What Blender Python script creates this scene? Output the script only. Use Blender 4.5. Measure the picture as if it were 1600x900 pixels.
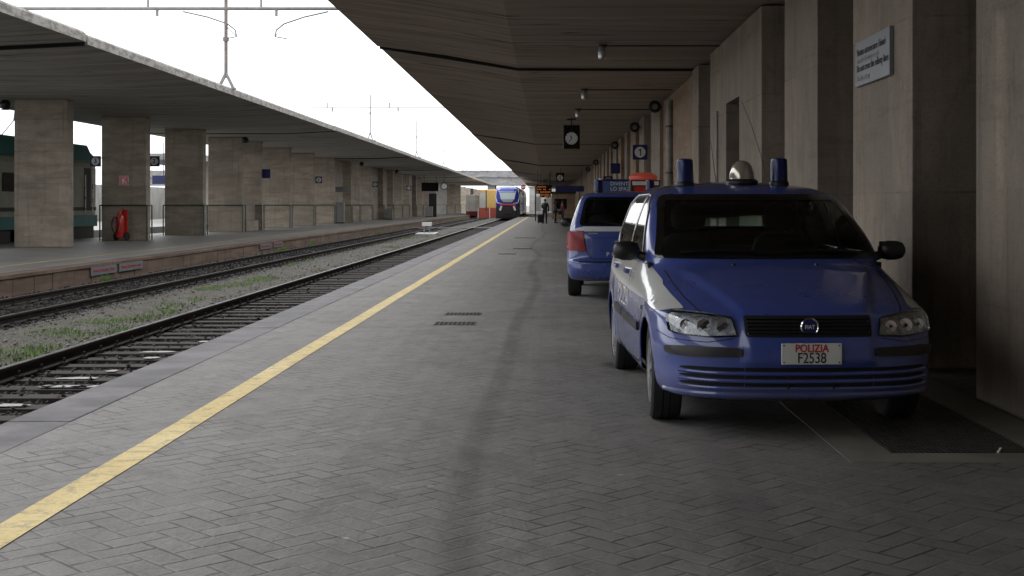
import bpy, bmesh, math, random
from mathutils import Vector, Matrix, Euler
from mathutils.bvhtree import BVHTree
from mathutils.geometry import delaunay_2d_cdt
random.seed(7)
R = math.radians
scn = bpy.context.scene
for o in list(bpy.data.objects): bpy.data.objects.remove(o)
COL = scn.collection

# ------------------------------------------------------------------ camera
F = 2030.0; CX = 857.0; CY = 320.0; H = 1.40
cam = bpy.data.cameras.new('camera'); co = bpy.data.objects.new('camera', cam); COL.objects.link(co)
co.location = (0, 0, H); co.rotation_euler = (R(90), 0, 0)
cam.sensor_width = 36; cam.lens = 36 * F / 1600
cam.shift_x = -(CX - 800) / 1600; cam.shift_y = -(450 - CY) / 1600
cam.clip_start = 0.1; cam.clip_end = 5000
scn.camera = co

# ------------------------------------------------------------------ sky and sun (overcast)
w = bpy.data.worlds.new('World'); scn.world = w; w.use_nodes = True
nt = w.node_tree; bg = nt.nodes['Background']
sky = nt.nodes.new('ShaderNodeTexSky'); sky.sky_type = 'NISHITA'; sky.sun_disc = False
sky.sun_elevation = R(52); sky.sun_rotation = R(-70); sky.dust_density = 4; sky.air_density = 1.0
hs = nt.nodes.new('ShaderNodeHueSaturation'); hs.inputs['Saturation'].default_value = 0.12
nt.links.new(sky.outputs[0], hs.inputs['Color'])
cm = nt.nodes.new('ShaderNodeMix'); cm.data_type = 'RGBA'; cm.inputs[0].default_value = .65; cm.inputs[7].default_value = (10.5, 10.7, 11.0, 1)   # cloud layer
nt.links.new(hs.outputs[0], cm.inputs[6]); nt.links.new(cm.outputs[2], bg.inputs[0])
bg.inputs[1].default_value = 0.15
sl = bpy.data.lights.new('sun', 'SUN'); sl.energy = 1.2; sl.angle = R(25); sl.color = (1, 0.97, 0.93)
so = bpy.data.objects.new('sun', sl); COL.objects.link(so)
so.rotation_euler = Vector((-0.62, 0.25, 0.85)).to_track_quat('Z', 'Y').to_euler()
vs = scn.view_settings; vs.view_transform = 'Standard'; vs.look = 'None'; vs.gamma = 1
vs.exposure = 0.62
scn.cycles.max_bounces = 10; scn.cycles.diffuse_bounces = 5; scn.cycles.transparent_max_bounces = 12

# ------------------------------------------------------------------ node helpers
class E:
    """a float socket with arithmetic"""
    def __init__(s, nt, k): s.nt = nt; s.k = k
    def op(s, o, *a):
        n = s.nt.nodes.new('ShaderNodeMath'); n.operation = o
        for i, v in enumerate((s,) + a):
            if isinstance(v, E): s.nt.links.new(v.k, n.inputs[i])
            else: n.inputs[i].default_value = v
        return E(s.nt, n.outputs[0])
    def __add__(s, o): return s.op('ADD', o)
    def __sub__(s, o): return s.op('SUBTRACT', o)
    def __mul__(s, o): return s.op('MULTIPLY', o)
    def __truediv__(s, o): return s.op('DIVIDE', o)
    def floor(s): return s.op('FLOOR')
    def frac(s): return s.op('FRACT')
    def mod(s, m): return s.op('FLOORED_MODULO', m)
    def min(s, o): return s.op('MINIMUM', o)
    def max(s, o): return s.op('MAXIMUM', o)
    def lt(s, v): return s.op('LESS_THAN', v)
    def gt(s, v): return s.op('GREATER_THAN', v)
    def abs(s): return s.op('ABSOLUTE')
def sstep(e, a, b, lo=0.0, hi=1.0):
    n = e.nt.nodes.new('ShaderNodeMapRange'); n.interpolation_type = 'SMOOTHSTEP'
    e.nt.links.new(e.k, n.inputs[0])
    for i, v in enumerate((a, b, lo, hi)): n.inputs[i + 1].default_value = v
    return E(e.nt, n.outputs[0])

class Mat:
    def __init__(s, name, col=(.5, .5, .5), rough=.6, metal=0, spec=.5, coat=0):
        s.m = bpy.data.materials.new(name); s.m.use_nodes = True
        s.nt = s.m.node_tree; s.b = s.nt.nodes['Principled BSDF']
        s.b.inputs['Base Color'].default_value = (*col, 1); s.b.inputs['Roughness'].default_value = rough
        s.b.inputs['Metallic'].default_value = metal; s.b.inputs['Specular IOR Level'].default_value = spec
        s.b.inputs['Coat Weight'].default_value = coat; s.b.inputs['Coat Roughness'].default_value = .04
        s.col = col; s._c = None
    def xyz(s):
        tc = s.nt.nodes.new('ShaderNodeTexCoord'); sp = s.nt.nodes.new('ShaderNodeSeparateXYZ')
        s.nt.links.new(tc.outputs['Object'], sp.inputs[0]); s.tc = tc
        return [E(s.nt, sp.outputs[i]) for i in range(3)]
    def vec(s, x, y, z):
        c = s.nt.nodes.new('ShaderNodeCombineXYZ')
        for i, v in enumerate((x, y, z)):
            if isinstance(v, E): s.nt.links.new(v.k, c.inputs[i])
            else: c.inputs[i].default_value = v
        return c.outputs[0]
    def noise(s, scale=(1, 1, 1), sc=1, det=5, rough=.6, dist=0):
        tc = s.nt.nodes.new('ShaderNodeTexCoord'); mp = s.nt.nodes.new('ShaderNodeMapping'); n = s.nt.nodes.new('ShaderNodeTexNoise')
        mp.inputs['Scale'].default_value = scale; mp.inputs['Location'].default_value = (random.random() * 9, random.random() * 9, random.random() * 9)
        s.nt.links.new(tc.outputs['Object'], mp.inputs[0]); s.nt.links.new(mp.outputs[0], n.inputs['Vector'])
        n.inputs['Scale'].default_value = sc; n.inputs['Detail'].default_value = det; n.inputs['Roughness'].default_value = rough; n.inputs['Distortion'].default_value = dist
        return E(s.nt, n.outputs['Fac'])
    def voro(s, sc, scale=(1, 1, 1), feat='F1', out='Distance'):
        tc = s.nt.nodes.new('ShaderNodeTexCoord'); mp = s.nt.nodes.new('ShaderNodeMapping'); n = s.nt.nodes.new('ShaderNodeTexVoronoi')
        mp.inputs['Scale'].default_value = scale; n.feature = feat
        s.nt.links.new(tc.outputs['Object'], mp.inputs[0]); s.nt.links.new(mp.outputs[0], n.inputs['Vector']); n.inputs['Scale'].default_value = sc
        return E(s.nt, n.outputs[out])
    def white(s, vec):
        n = s.nt.nodes.new('ShaderNodeTexWhiteNoise'); n.noise_dimensions = '3D'; s.nt.links.new(vec, n.inputs['Vector']); return E(s.nt, n.outputs['Value'])
    def mix(s, fac, a, b):
        n = s.nt.nodes.new('ShaderNodeMix'); n.data_type = 'RGBA'
        s.nt.links.new(fac.k, n.inputs[0]) if isinstance(fac, E) else None
        for v, i in ((a, 6), (b, 7)):
            if isinstance(v, tuple): n.inputs[i].default_value = (*v, 1)
            else: s.nt.links.new(v, n.inputs[i])
        return n.outputs[2]
    def color(s, k): s.nt.links.new(k, s.b.inputs['Base Color']); s._c = k; return s
    def rough(s, e): s.nt.links.new(e.k, s.b.inputs['Roughness']); return s
    def bump(s, e, strength=.5, dist=.01):
        n = s.nt.nodes.new('ShaderNodeBump'); n.inputs['Strength'].default_value = strength; n.inputs['Distance'].default_value = dist
        s.nt.links.new(e.k, n.inputs['Height']); s.nt.links.new(n.outputs[0], s.b.inputs['Normal']); return s
def sc3(c, k): return tuple(v * k for v in c)
def plain(name, col, rough=.6, metal=0, spec=.5, coat=0, var=.25, sc=6, bump=.1):
    m = Mat(name, col, rough, metal, spec, coat)
    n = m.noise((1, 1, 1), sc, 6, .65)
    m.color(m.mix(sstep(n, .3, .7), sc3(col, 1 - var), sc3(col, 1 + var * .6)))
    m.rough(sstep(n, .2, .8, max(.02, rough - .08), min(1, rough + .08)))
    if bump: m.bump(m.noise((1, 1, 1), sc * 8, 3), bump, .004)
    return m.m
def M_stone(name, c1, c2, strata=(.5, .5, 9), vert=False, joint=0.92, dark=.45):
    m = Mat(name, c1, .72)
    x, y, z = m.xyz()
    big = m.noise((1, 1, 1), .9, 4); lay = m.noise(strata, 1.0, 7, .7, .4); fine = m.noise((1, 1, 2.5), 22, 5, .7)
    hz = m.noise((.35, .35, 3.2), 1.0, 5, .6, .8)
    c = m.mix(sstep(lay, .38, .62), sc3(c1, .88), sc3(c2, 1.06))
    bl = m.noise((1, 1, .8), 1.7, 6, .7, .5); c = m.mix(sstep(bl, .5, .72) * .45, c, sc3(c1, .5))
    c = m.mix(sstep(fine, .25, .55, 1, 0) * .45, c, sc3(c1, .42))
    # block rows, each row a bit different
    row = (z / joint).floor()
    colm = ((x + y) * .55 + row * .37).floor()
    rnd = m.white(m.vec(row, colm, 0.0))
    c = m.mix(sstep(rnd, 0, 1) * .38, c, sc3(c2, .52))
    jz = (z / joint).frac(); jl = jz.lt(.012) * sstep(big, .4, .62, .0 if vert else .3, .8)
    c = m.mix(jl * .7, c, sc3(c1, .28))
    crk = m.noise((.7, .7, 5) if not vert else (4, 4, .6), 1.6, 8, .75, 1.6)
    crack = (crk - .5).abs()
    c = m.mix(sstep(crack, 0, .006, .5, 0) * sstep(big, .5, .6), c, sc3(c1, .2))
    streak = m.noise((7, 7, .28), 1.0, 6, .7)
    c = m.mix(sstep(streak, .52, .75) * dark, c, sc3(c1, .3))
    c = m.mix(sstep(hz, .55, .75) * dark, c, sc3(c1, .38))
    m.color(c); m.rough(sstep(lay, .3, .7, .6, .85))
    m.bump(fine + lay * 2 - jl * 2 + sstep(crack, 0, .006, -1, 0), .5, .006)
    return m.m
def M_concrete(name, col, board=(0.25, 9, 1), stain=.6, rough=.85):
    m = Mat(name, col, rough)
    a = m.noise(board, 1.0, 5, .65, .3); b = m.noise((1, 1, 1), .45, 5); f = m.noise((1, 1, 1), 25, 5, .7)
    st = m.noise((.16, 1.6, 1), 1.0, 7, .7, 1.2)
    c = m.mix(sstep(a, .3, .7), sc3(col, .72), sc3(col, 1.15))
    c = m.mix(sstep(b, .4, .7) * .4, c, (col[0] * .85, col[1] * .95, col[2] * 1.1))
    c = m.mix(sstep(st, .53, .68) * stain, c, sc3(col, .28))
    s2 = m.noise((.22, 2.6, 1), 1.0, 6, .7, .8); c = m.mix(sstep(s2, .5, .68) * .5, c, (col[0] * 1.75, col[1] * 1.65, col[2] * 1.5))
    ln = (m.noise((.07, 1.5, .3), 1.0, 3, .5, .7) - .5).abs()
    c = m.mix(sstep(ln, 0, .016, .85, 0) * sstep(b, .40, .52), c, sc3(col, .12))
    m.color(c); m.bump(a * 1.5 + f * .6, .5, .012); return m.m
def M_pavers():
    m = Mat('pavers', (.2, .2, .2), .55)
    x, y, z = m.xyz()
    wob = m.noise((1, 1, 1), 1.3, 2)
    k = .70710678 / .125
    u = (x + y) * k + (wob - .5) * .25; v = (y - x) * k + (wob - .5) * .2
    i, j = u.floor(), v.floor(); fu, fv = u.frac(), v.frac()
    h = (i - j).mod(4.0)
    h0 = (h).lt(.5); h1 = h.gt(.5) * h.lt(1.5); h2 = h.gt(1.5) * h.lt(2.5); h3 = h.gt(2.5)
    one = fu * 0 + 1.0
    eu = fu.min(one - fu); ev = fv.min(one - fv)
    d = h0 * ev.min(fu) + h1 * ev.min(one - fu) + h2 * eu.min(one - fv) + h3 * eu.min(fv)
    ai = i - h1; aj = j - h2
    rnd = m.white(m.vec(ai, aj, h.gt(1.5)))
    big = m.noise((1, 1, 1), .5, 5, .6); mid = m.noise((1, .6, 1), 3.2, 6, .7, .5); fine = m.noise((1, 1, 1), 60, 4, .7)
    jm = m.noise((1, 1, 1), 2.4, 4, .7)
    wj = sstep(jm, .35, .65, .01, .075)
    joint = (d - wj).lt(0) * sstep(jm, .42, .62, .12, .72)
    base = m.mix(rnd, (.146, .142, .139), (.176, .169, .162))
    base = m.mix(sstep(mid, .45, .75) * .6, base, (.09, .086, .084))
    base = m.mix(sstep(big, .45, .62) * .45, base, (.215, .205, .195))
    base = m.mix(sstep(fine, .35, .75) * .35, base, (.06, .06, .062))
    c = m.mix(joint, base, (.035, .034, .036))
    # tyre marks and oil
    tx = (x + .36 + (m.noise((.01, .07, 1), 1, 1) - .5) * 1.2).abs()
    c = m.mix(sstep(tx, .03, .12, .5, 0) * sstep(mid, .3, .6, .5, 1), c, (.05, .05, .052))
    tx2 = (x - .95 + (m.noise((.1, .12, 1), 1, 2) - .5) * .8).abs()
    c = m.mix(sstep(tx2, .05, .2, .3, 0), c, (.06, .06, .062))
    crk = (m.noise((1, 1, 1), .8, 7, .7, .8) - .5).abs()
    c = m.mix(sstep(crk, 0, .0022, .8, 0), c, (.03, .03, .03))
    spot = m.voro(2.3); c = m.mix(sstep(spot, .03, .055, .75, 0), c, (.3, .3, .29))
    ox = x - .62; oy = (y - 11.35) * .6; rr = (ox * ox + oy * oy).op('SQRT') + (mid - .5) * .35
    c = m.mix(sstep(rr, .08, .22, .85, 0), c, (.03, .03, .032))
    m.color(c)
    m.rough(sstep(big + mid * .5, .5, 1.0, .55, .75)); m.b.inputs['Specular IOR Level'].default_value = .35
    m.bump(sstep(d, 0, .1) * 1.2 * sstep(jm, .35, .6, .3, 1) + fine * .3 + mid * 1.5 + rnd * .5, .55, .008)
    return m.m
def M_yellow():
    m = Mat('yellow_paint', (.6, .45, .06), .6)
    n = m.noise((1, 1, 1), 9, 7, .75); n2 = m.noise((1, .4, 1), 1.2, 5)
    br = m.noise((6, 14, 1), 1, 4)
    c = m.mix(sstep(n2, .4, .7), (.52, .40, .15), (.60, .49, .24))
    c = m.mix(sstep(n, .50, .64) * .75, c, (.2, .175, .11)); c = m.mix(sstep(br, .54, .64) * .55, c, (.24, .2, .11)); dn = (m.noise((9, 9, 1), 1, 3, .6, 2) - .5).abs(); c = m.mix(sstep(dn, 0, .02, .6, 0), c, (.17, .14, .09))
    m.color(c); m.bump(n + br, .3, .004); return m.m
def M_glass(name, tint, rough=0.0, base=.06):
    m = bpy.data.materials.new(name); m.use_nodes = True; nt = m.node_tree
    for n in list(nt.nodes): nt.nodes.remove(n)
    out = nt.nodes.new('ShaderNodeOutputMaterial'); mx = nt.nodes.new('ShaderNodeMixShader'); tr = nt.nodes.new('ShaderNodeBsdfTransparent')
    gl = nt.nodes.new('ShaderNodeBsdfGlossy'); fr = nt.nodes.new('ShaderNodeFresnel'); fr.inputs[0].default_value = 1.5
    tr.inputs[0].default_value = (*tint, 1); gl.inputs['Roughness'].default_value = rough
    ad = nt.nodes.new('ShaderNodeMath'); ad.operation = 'MULTIPLY_ADD'; ad.inputs[1].default_value = 1.3; ad.inputs[2].default_value = base - .04
    nt.links.new(fr.outputs[0], ad.inputs[0]); nt.links.new(ad.outputs[0], mx.inputs[0])
    nt.links.new(tr.outputs[0], mx.inputs[1]); nt.links.new(gl.outputs[0], mx.inputs[2]); nt.links.new(mx.outputs[0], out.inputs[0])
    return m
def M_ballast(name, c1, c2, sc=22):
    m = Mat(name, c1, .8)
    v = m.voro(sc); vc = m.voro(sc, out='Color'); n = m.noise((1, 1, 1), .8, 5)
    c = m.mix(sstep(vc, .1, .9), c1, c2)
    c = m.mix(sstep(v, .35, .6) * .8, c, sc3(c1, .25))
    c = m.mix(sstep(n, .5, .7) * .35, c, (.24, .22, .18))
    m.color(c); m.bump(v * -1.0, .9, .03); m.rough(sstep(n, .35, .65, .65, .9)); m.b.inputs['Specular IOR Level'].default_value = .3; return m.m
def M_emit(name, col, st):
    m = Mat(name, col, .5); m.b.inputs['Emission Color'].default_value = (*col, 1); m.b.inputs['Emission Strength'].default_value = st; return m.m
def M_fascia():
    m = Mat('fascia', (.4, .39, .36), .8)
    x, y, z = m.xyz(); n = m.noise((1, 1.2, 3), 2.2, 7, .7); n2 = m.noise((1, .4, 1), .7, 4)
    c = m.mix(sstep(n, .42, .6), (.33, .315, .29), (.17, .155, .135)); c = m.mix(sstep(n2, .5, .7) * .6, c, (.14, .13, .12))
    m.color(c); m.bump(n, .6, .02); return m.m
def M_paint(name, col, flake=True):
    m = Mat(name, col, .32, 0.0, .5, 1.0)
    n = m.noise((1, 1, 1), 3, 5); d = m.noise((1, 1, 1), 40, 4, .7)
    g = m.nt.nodes.new('ShaderNodeNewGeometry')
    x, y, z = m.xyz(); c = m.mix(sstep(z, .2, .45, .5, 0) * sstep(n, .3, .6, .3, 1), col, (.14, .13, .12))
    c = m.mix(E(m.nt, g.outputs['Backfacing']), c, (.02, .02, .022))
    m.color(c); m.rough(sstep(n, .3, .7, .25, .4))
    m.b.inputs['Coat Roughness'].default_value = .05
    return m.m

MT = {}
MT['pavers'] = M_pavers(); MT['yellow'] = M_yellow()
MT['pillar'] = M_stone('travertine_pillar', (.315, .262, .205), (.385, .33, .265), strata=(.8, .8, 3.2), joint=1.05, dark=.4)
MT['wall'] = M_stone('travertine_wall', (.27, .22, .172), (.37, .308, .245), strata=(1.2, 1.2, .35), vert=True, joint=1.5, dark=.5)
MT['wall_warm'] = M_stone('travertine_warm', (.30, .205, .135), (.38, .275, .185), strata=(.6, .6, 6), joint=.8, dark=.35)
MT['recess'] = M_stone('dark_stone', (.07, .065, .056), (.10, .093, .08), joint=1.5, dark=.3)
MT['ceiling'] = M_concrete('ceiling_concrete', (.27, .215, .17), board=(.10, 2.2, 1), stain=.75)
MT['ceiling_left'] = M_concrete('left_ceiling_concrete', (.31, .295, .27), board=(.12, 1.6, 1), stain=.6)
MT['fascia'] = M_fascia()
MT['nosing'] = plain('nosing_stone', (.10, .093, .10), .6, spec=.35, var=.7, sc=1.9, bump=.5)
MT['slab'] = plain('grey_slab', (.2, .195, .185), .5, var=.3, sc=1.2, bump=.2)
MT['border_stone'] = plain('border_stone', (.19, .178, .155), .6, var=.25, sc=3, bump=.2)
MT['kerb_brown'] = M_stone('kerb_brown', (.15, .095, .065), (.23, .16, .115), joint=2.0, dark=.5)
MT['ballast'] = M_ballast('ballast_dark', (.03, .027, .026), (.09, .083, .078))
MT['gravel'] = M_ballast('pale_gravel', (.13, .12, .10), (.22, .205, .175), 40)
MT['stone_dark'] = plain('stone_dark', (.036, .033, .031), .7, spec=.25, var=.7, sc=2, bump=.3)
MT['stone_pale'] = plain('stone_pale', (.17, .16, .145), .7, var=.5, sc=2, bump=.3)
MT['sleeper'] = plain('sleeper', (.032, .026, .022), .7, spec=.2, var=.5, sc=4, bump=.5)
MT['rail_rust'] = plain('rail_rust', (.026, .018, .014), .65, .2, var=.4, sc=5, bump=.3)
MT['rail_top'] = plain('rail_top', (.16, .15, .15), .35, .8, var=.2, sc=5, bump=.05)
MT['water'] = Mat('water', (.03, .03, .03), .03, 0, 1.0).m
MT['ground'] = plain('far_ground', (.2, .19, .17), .9, var=.3, sc=.3, bump=.2)
MT['iron'] = plain('iron', (.10, .095, .09), .55, .6, var=.4, sc=14, bump=.3)
MT['black'] = plain('black_plastic', (.012, .012, .013), .42, var=.2, sc=20, bump=.1)
MT['gloss_black'] = plain('gloss_black', (.006, .006, .007), .12, var=.1, sc=9, bump=0)
MT['void'] = plain('dark_inside', (.006, .006, .006), .9, var=.1, bump=0)
MT['interior'] = plain('car_interior', (.018, .018, .02), .8, var=.3, sc=20)
MT['rubber'] = plain('rubber', (.016, .016, .016), .75, var=.35, sc=12, bump=.3)
MT['hub'] = plain('wheel_silver', (.32, .33, .34), .38, .7, var=.25, sc=9)
MT['blue'] = M_paint('police_blue', (.044, .074, .30))
MT['blue_car2'] = M_paint('police_blue_far', (.04, .07, .28))
MT['white_paint'] = M_paint('white_livery', (.62, .63, .62))
MT['chrome'] = Mat('chrome', (.7, .7, .72), .12, 1).m
MT['silver_trim'] = plain('silver_trim', (.45, .45, .46), .3, .9, var=.1)
MT['reflector'] = plain('lamp_reflector', (.62, .63, .65), .16, .95, var=.5, sc=22, bump=1.0)
MT['glass_clear'] = M_glass('glass_clear', (.85, .88, .9), 0.0, .07)
MT['glass_wind'] = M_glass('glass_windscreen', (.78, .95, .87), 0, .035)
MT['glass_side'] = M_glass('glass_side', (.5, .64, .58), 0, .16)
m = Mat('beacon_blue', (.004, .014, .10), .3, 0, .4, .15); MT['beacon_blue'] = m.m
m = Mat('dome_clear', (.5, .46, .38), .12, .55, .6, .5); MT['dome_clear'] = m.m
m = Mat('tail_red', (.35, .012, .015), .35, 0, .3, .15)
v = m.voro(70); m.color(m.mix(sstep(v, .2, .6), (.34, .012, .016), (.2, .006, .01))); m.bump(v, .1, .002); MT['tail_red'] = m.m
MT['plate'] = plain('plate_white', (.68, .70, .66), .35, var=.06, sc=8, bump=0)
MT['txt_red'] = plain('text_red', (.5, .02, .02), .5, var=.1, bump=0)
MT['txt_black'] = plain('text_black', (.015, .015, .015), .5, var=.1, bump=0)
MT['txt_white'] = plain('text_white', (.75, .75, .75), .4, var=.05, bump=0)
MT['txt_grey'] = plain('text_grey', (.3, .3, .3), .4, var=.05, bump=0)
MT['sign_blue'] = plain('sign_blue', (.012, .015, .11), .4, var=.15, bump=0)
MT['sign_white'] = plain('sign_white', (.72, .72, .72), .4, var=.06, bump=0)
MT['sign_silver'] = plain('sign_silver', (.24, .255, .275), .42, .25, var=.06, sc=3, bump=0)
MT['red'] = plain('fire_red', (.55, .025, .02), .32, 0, .5, .4, var=.2, sc=8)
MT['green_rail'] = plain('green_rail', (.025, .06, .04), .5, var=.3, sc=9)
MT['pipe'] = plain('pipe_grey', (.28, .26, .235), .45, var=.3, sc=3)
MT['zinc'] = plain('zinc', (.55, .56, .56), .3, .7, var=.15, sc=5)
MT['mast'] = plain('mast_rust', (.2, .175, .165), .7, .1, var=.4, sc=6)
MT['steel'] = plain('steel_grey', (.25, .25, .25), .5, .4, var=.2, sc=6)
MT['loco_cream'] = plain('loco_cream', (.24, .24, .185), .5, var=.2, sc=2)
MT['loco_green'] = plain('loco_green', (.02, .13, .12), .5, var=.3, sc=3)
MT['loco_dark'] = plain('loco_dark', (.03, .03, .03), .7, var=.4, sc=5)
MT['train_blue'] = plain('train_blue', (.03, .05, .38), .2, 0, .5, .6, var=.1)
MT['train_white'] = plain('train_white', (.7, .7, .7), .3, 0, .5, .4, var=.1)
MT['train_glass'] = plain('train_glass', (.36, .45, .46), .08, 0, .8, .8, var=.1, bump=0)
MT['orange_panel'] = plain('orange', (.38, .08, .05), .6, var=.2)
MT['ochre'] = plain('ochre', (.65, .42, .14), .7, var=.2)
MT['pale_wall'] = plain('pale_wall', (.5, .49, .46), .8, var=.2, sc=.7)
MT['bridge'] = M_concrete('bridge_concrete', (.30, .295, .30), board=(.5, .5, 1), stain=.3)
MT['led_amber'] = M_emit('led_amber', (.7, .2, .04), .14)
MT['glow_red'] = M_emit('glow_red', (.5, .08, .05), .12)
MT['teal_lit'] = M_emit('teal_lit', (.1, .3, .27), .2)
MT['screen'] = M_emit('screen_blue', (.03, .06, .14), .08)
MT['cloth_black'] = plain('cloth_black', (.012, .012, .014), .85, var=.3, sc=9)
MT['cloth_grey'] = plain('cloth_grey', (.06, .055, .055), .85, var=.3, sc=9)
MT['cloth_red'] = plain('cloth_maroon', (.16, .02, .03), .85, var=.3, sc=9)
MT['denim'] = plain('denim', (.03, .035, .06), .85, var=.3, sc=9)
MT['skin'] = plain('skin', (.35, .2, .14), .55, var=.1)
MT['hair'] = plain('hair', (.02, .014, .01), .6, var=.2)
g = Mat('grass', (.07, .15, .03), .6); n = g.noise((1, 1, 1), 3, 3)
g.color(g.mix(sstep(n, .35, .65), (.12, .22, .05), (.2, .3, .09))); MT['grass'] = g.m
MT['straw'] = plain('dry_grass', (.25, .22, .13), .8, var=.3)

# ------------------------------------------------------------------ mesh helpers
class MB:
    def __init__(s): s.v = []; s.f = []; s.m = []; s.mats = []
    def mi(s, mat):
        if mat not in s.mats: s.mats.append(mat)
        return s.mats.index(mat)
    def add(s, vs, fs, mat=0):
        n = len(s.v); s.v += [tuple(v) for v in vs]; s.f += [tuple(i + n for i in f) for f in fs]; s.m += [mat] * len(fs); return s
    def box(s, x0, x1, y0, y1, z0, z1, mat=0):
        return s.add([(x, y, z) for z in (z0, z1) for y in (y0, y1) for x in (x0, x1)],
              [(0, 2, 3, 1), (4, 5, 7, 6), (0, 1, 5, 4), (2, 6, 7, 3), (0, 4, 6, 2), (1, 3, 7, 5)], mat)
    def obox(s, c, rot, sx, sy, sz, mat=0):
        Rm = Euler(rot).to_matrix(); c = Vector(c)
        return s.add([c + Rm @ Vector((x * sx / 2, y * sy / 2, z * sz / 2)) for z in (-1, 1) for y in (-1, 1) for x in (-1, 1)],
              [(0, 2, 3, 1), (4, 5, 7, 6), (0, 1, 5, 4), (2, 6, 7, 3), (0, 4, 6, 2), (1, 3, 7, 5)], mat)
    def prism_y(s, prof, y0, y1, mat=0, matf=None):
        n = len(prof); vs = [(x, y0, z) for x, z in prof] + [(x, y1, z) for x, z in prof]
        fs = [(i, (i + 1) % n, n + (i + 1) % n, n + i) for i in range(n)]
        b = len(s.v); s.v += vs
        for i, f in enumerate(fs): s.f.append(tuple(k + b for k in f)); s.m.append(matf[i] if matf else mat)
        s.f.append(tuple(b + i for i in reversed(range(n)))); s.m.append(mat); s.f.append(tuple(b + n + i for i in range(n))); s.m.append(mat)
        return s
    def tube(s, pts, r, n=8, mat=0, cap=True):
        pts = [Vector(p) for p in pts]; rs = r if isinstance(r, (list, tuple)) else [r] * len(pts)
        b = len(s.v); up = None
        for i, p in enumerate(pts):
            d = (pts[min(i + 1, len(pts) - 1)] - pts[max(i - 1, 0)]).normalized()
            if up is None: up = Vector((0, 0, 1)) if abs(d.z) < .9 else Vector((1, 0, 0))
            a = d.cross(up).normalized(); up = a.cross(d).normalized()
            for k in range(n):
                t = 2 * math.pi * k / n; s.v.append(tuple(p + a * math.cos(t) * rs[i] + up * math.sin(t) * rs[i]))
        for i in range(len(pts) - 1):
            for k in range(n):
                s.f.append((b + i * n + k, b + i * n + (k + 1) % n, b + (i + 1) * n + (k + 1) % n, b + (i + 1) * n + k)); s.m.append(mat)
        if cap:
            s.f.append(tuple(b + k for k in reversed(range(n)))); s.m.append(mat)
            s.f.append(tuple(b + (len(pts) - 1) * n + k for k in range(n))); s.m.append(mat)
        return s
    def lathe(s, prof, c=(0, 0, 0), axis='z', n=24, mat=0):
        """prof: (r, h) list"""
        b = len(s.v); c = Vector(c)
        for r, h in prof:
            for k in range(n):
                t = 2 * math.pi * k / n; a, q = r * math.cos(t), r * math.sin(t)
                s.v.append(tuple(c + (Vector((a, q, h)) if axis == 'z' else Vector((h, a, q)) if axis == 'x' else Vector((q, h, a)))))
        for i in range(len(prof) - 1):
            for k in range(n):
                s.f.append((b + i * n + k, b + i * n + (k + 1) % n, b + (i + 1) * n + (k + 1) % n, b + (i + 1) * n + k)); s.m.append(mat)
        s.f.append(tuple(b + k for k in reversed(range(n)))); s.m.append(mat)
        s.f.append(tuple(b + (len(prof) - 1) * n + k for k in range(n))); s.m.append(mat)
        return s
    def build(s, name, mats, parent=None, smooth=False, bevel=0, angle=35, norm=True):
        me = bpy.data.meshes.new(name); me.from_pydata(s.v, [], s.f); me.polygons.foreach_set('material_index', s.m); me.update()
        if norm:
            bm = bmesh.new(); bm.from_mesh(me); bmesh.ops.recalc_face_normals(bm, faces=bm.faces); bm.to_mesh(me); bm.free()
        mats = mats if isinstance(mats, (list, tuple)) else [mats]
        for q in mats: me.materials.append(MT[q] if isinstance(q, str) else q)
        o = bpy.data.objects.new(name, me); COL.objects.link(o)
        if parent: o.parent = parent
        if smooth:
            me.polygons.foreach_set('use_smooth', [True] * len(me.polygons)); me.set_sharp_from_angle(angle=R(angle))
        if bevel:
            bv = o.modifiers.new('bevel', 'BEVEL'); bv.width = bevel; bv.segments = 2; bv.limit_method = 'ANGLE'
        return o
def tag(o, label=None, cat=None, group=None, kind=None):
    if label: o['label'] = label
    if cat: o['category'] = cat
    if group: o['group'] = group
    if kind: o['kind'] = kind
    return o
def empty(name, label, cat, loc=(0, 0, 0), rz=0, group=None):
    o = bpy.data.objects.new(name, None); COL.objects.link(o); o.location = loc; o.rotation_euler = (0, 0, rz); o.empty_display_size = .2
    return tag(o, label, cat, group)
def kids(o): return [c for c in bpy.data.objects if c.parent == o]
def copy_tree(o, parent=None):
    c = o.copy(); COL.objects.link(c); c.parent = parent
    for ch in kids(o): copy_tree(ch, c)
    return c
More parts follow.
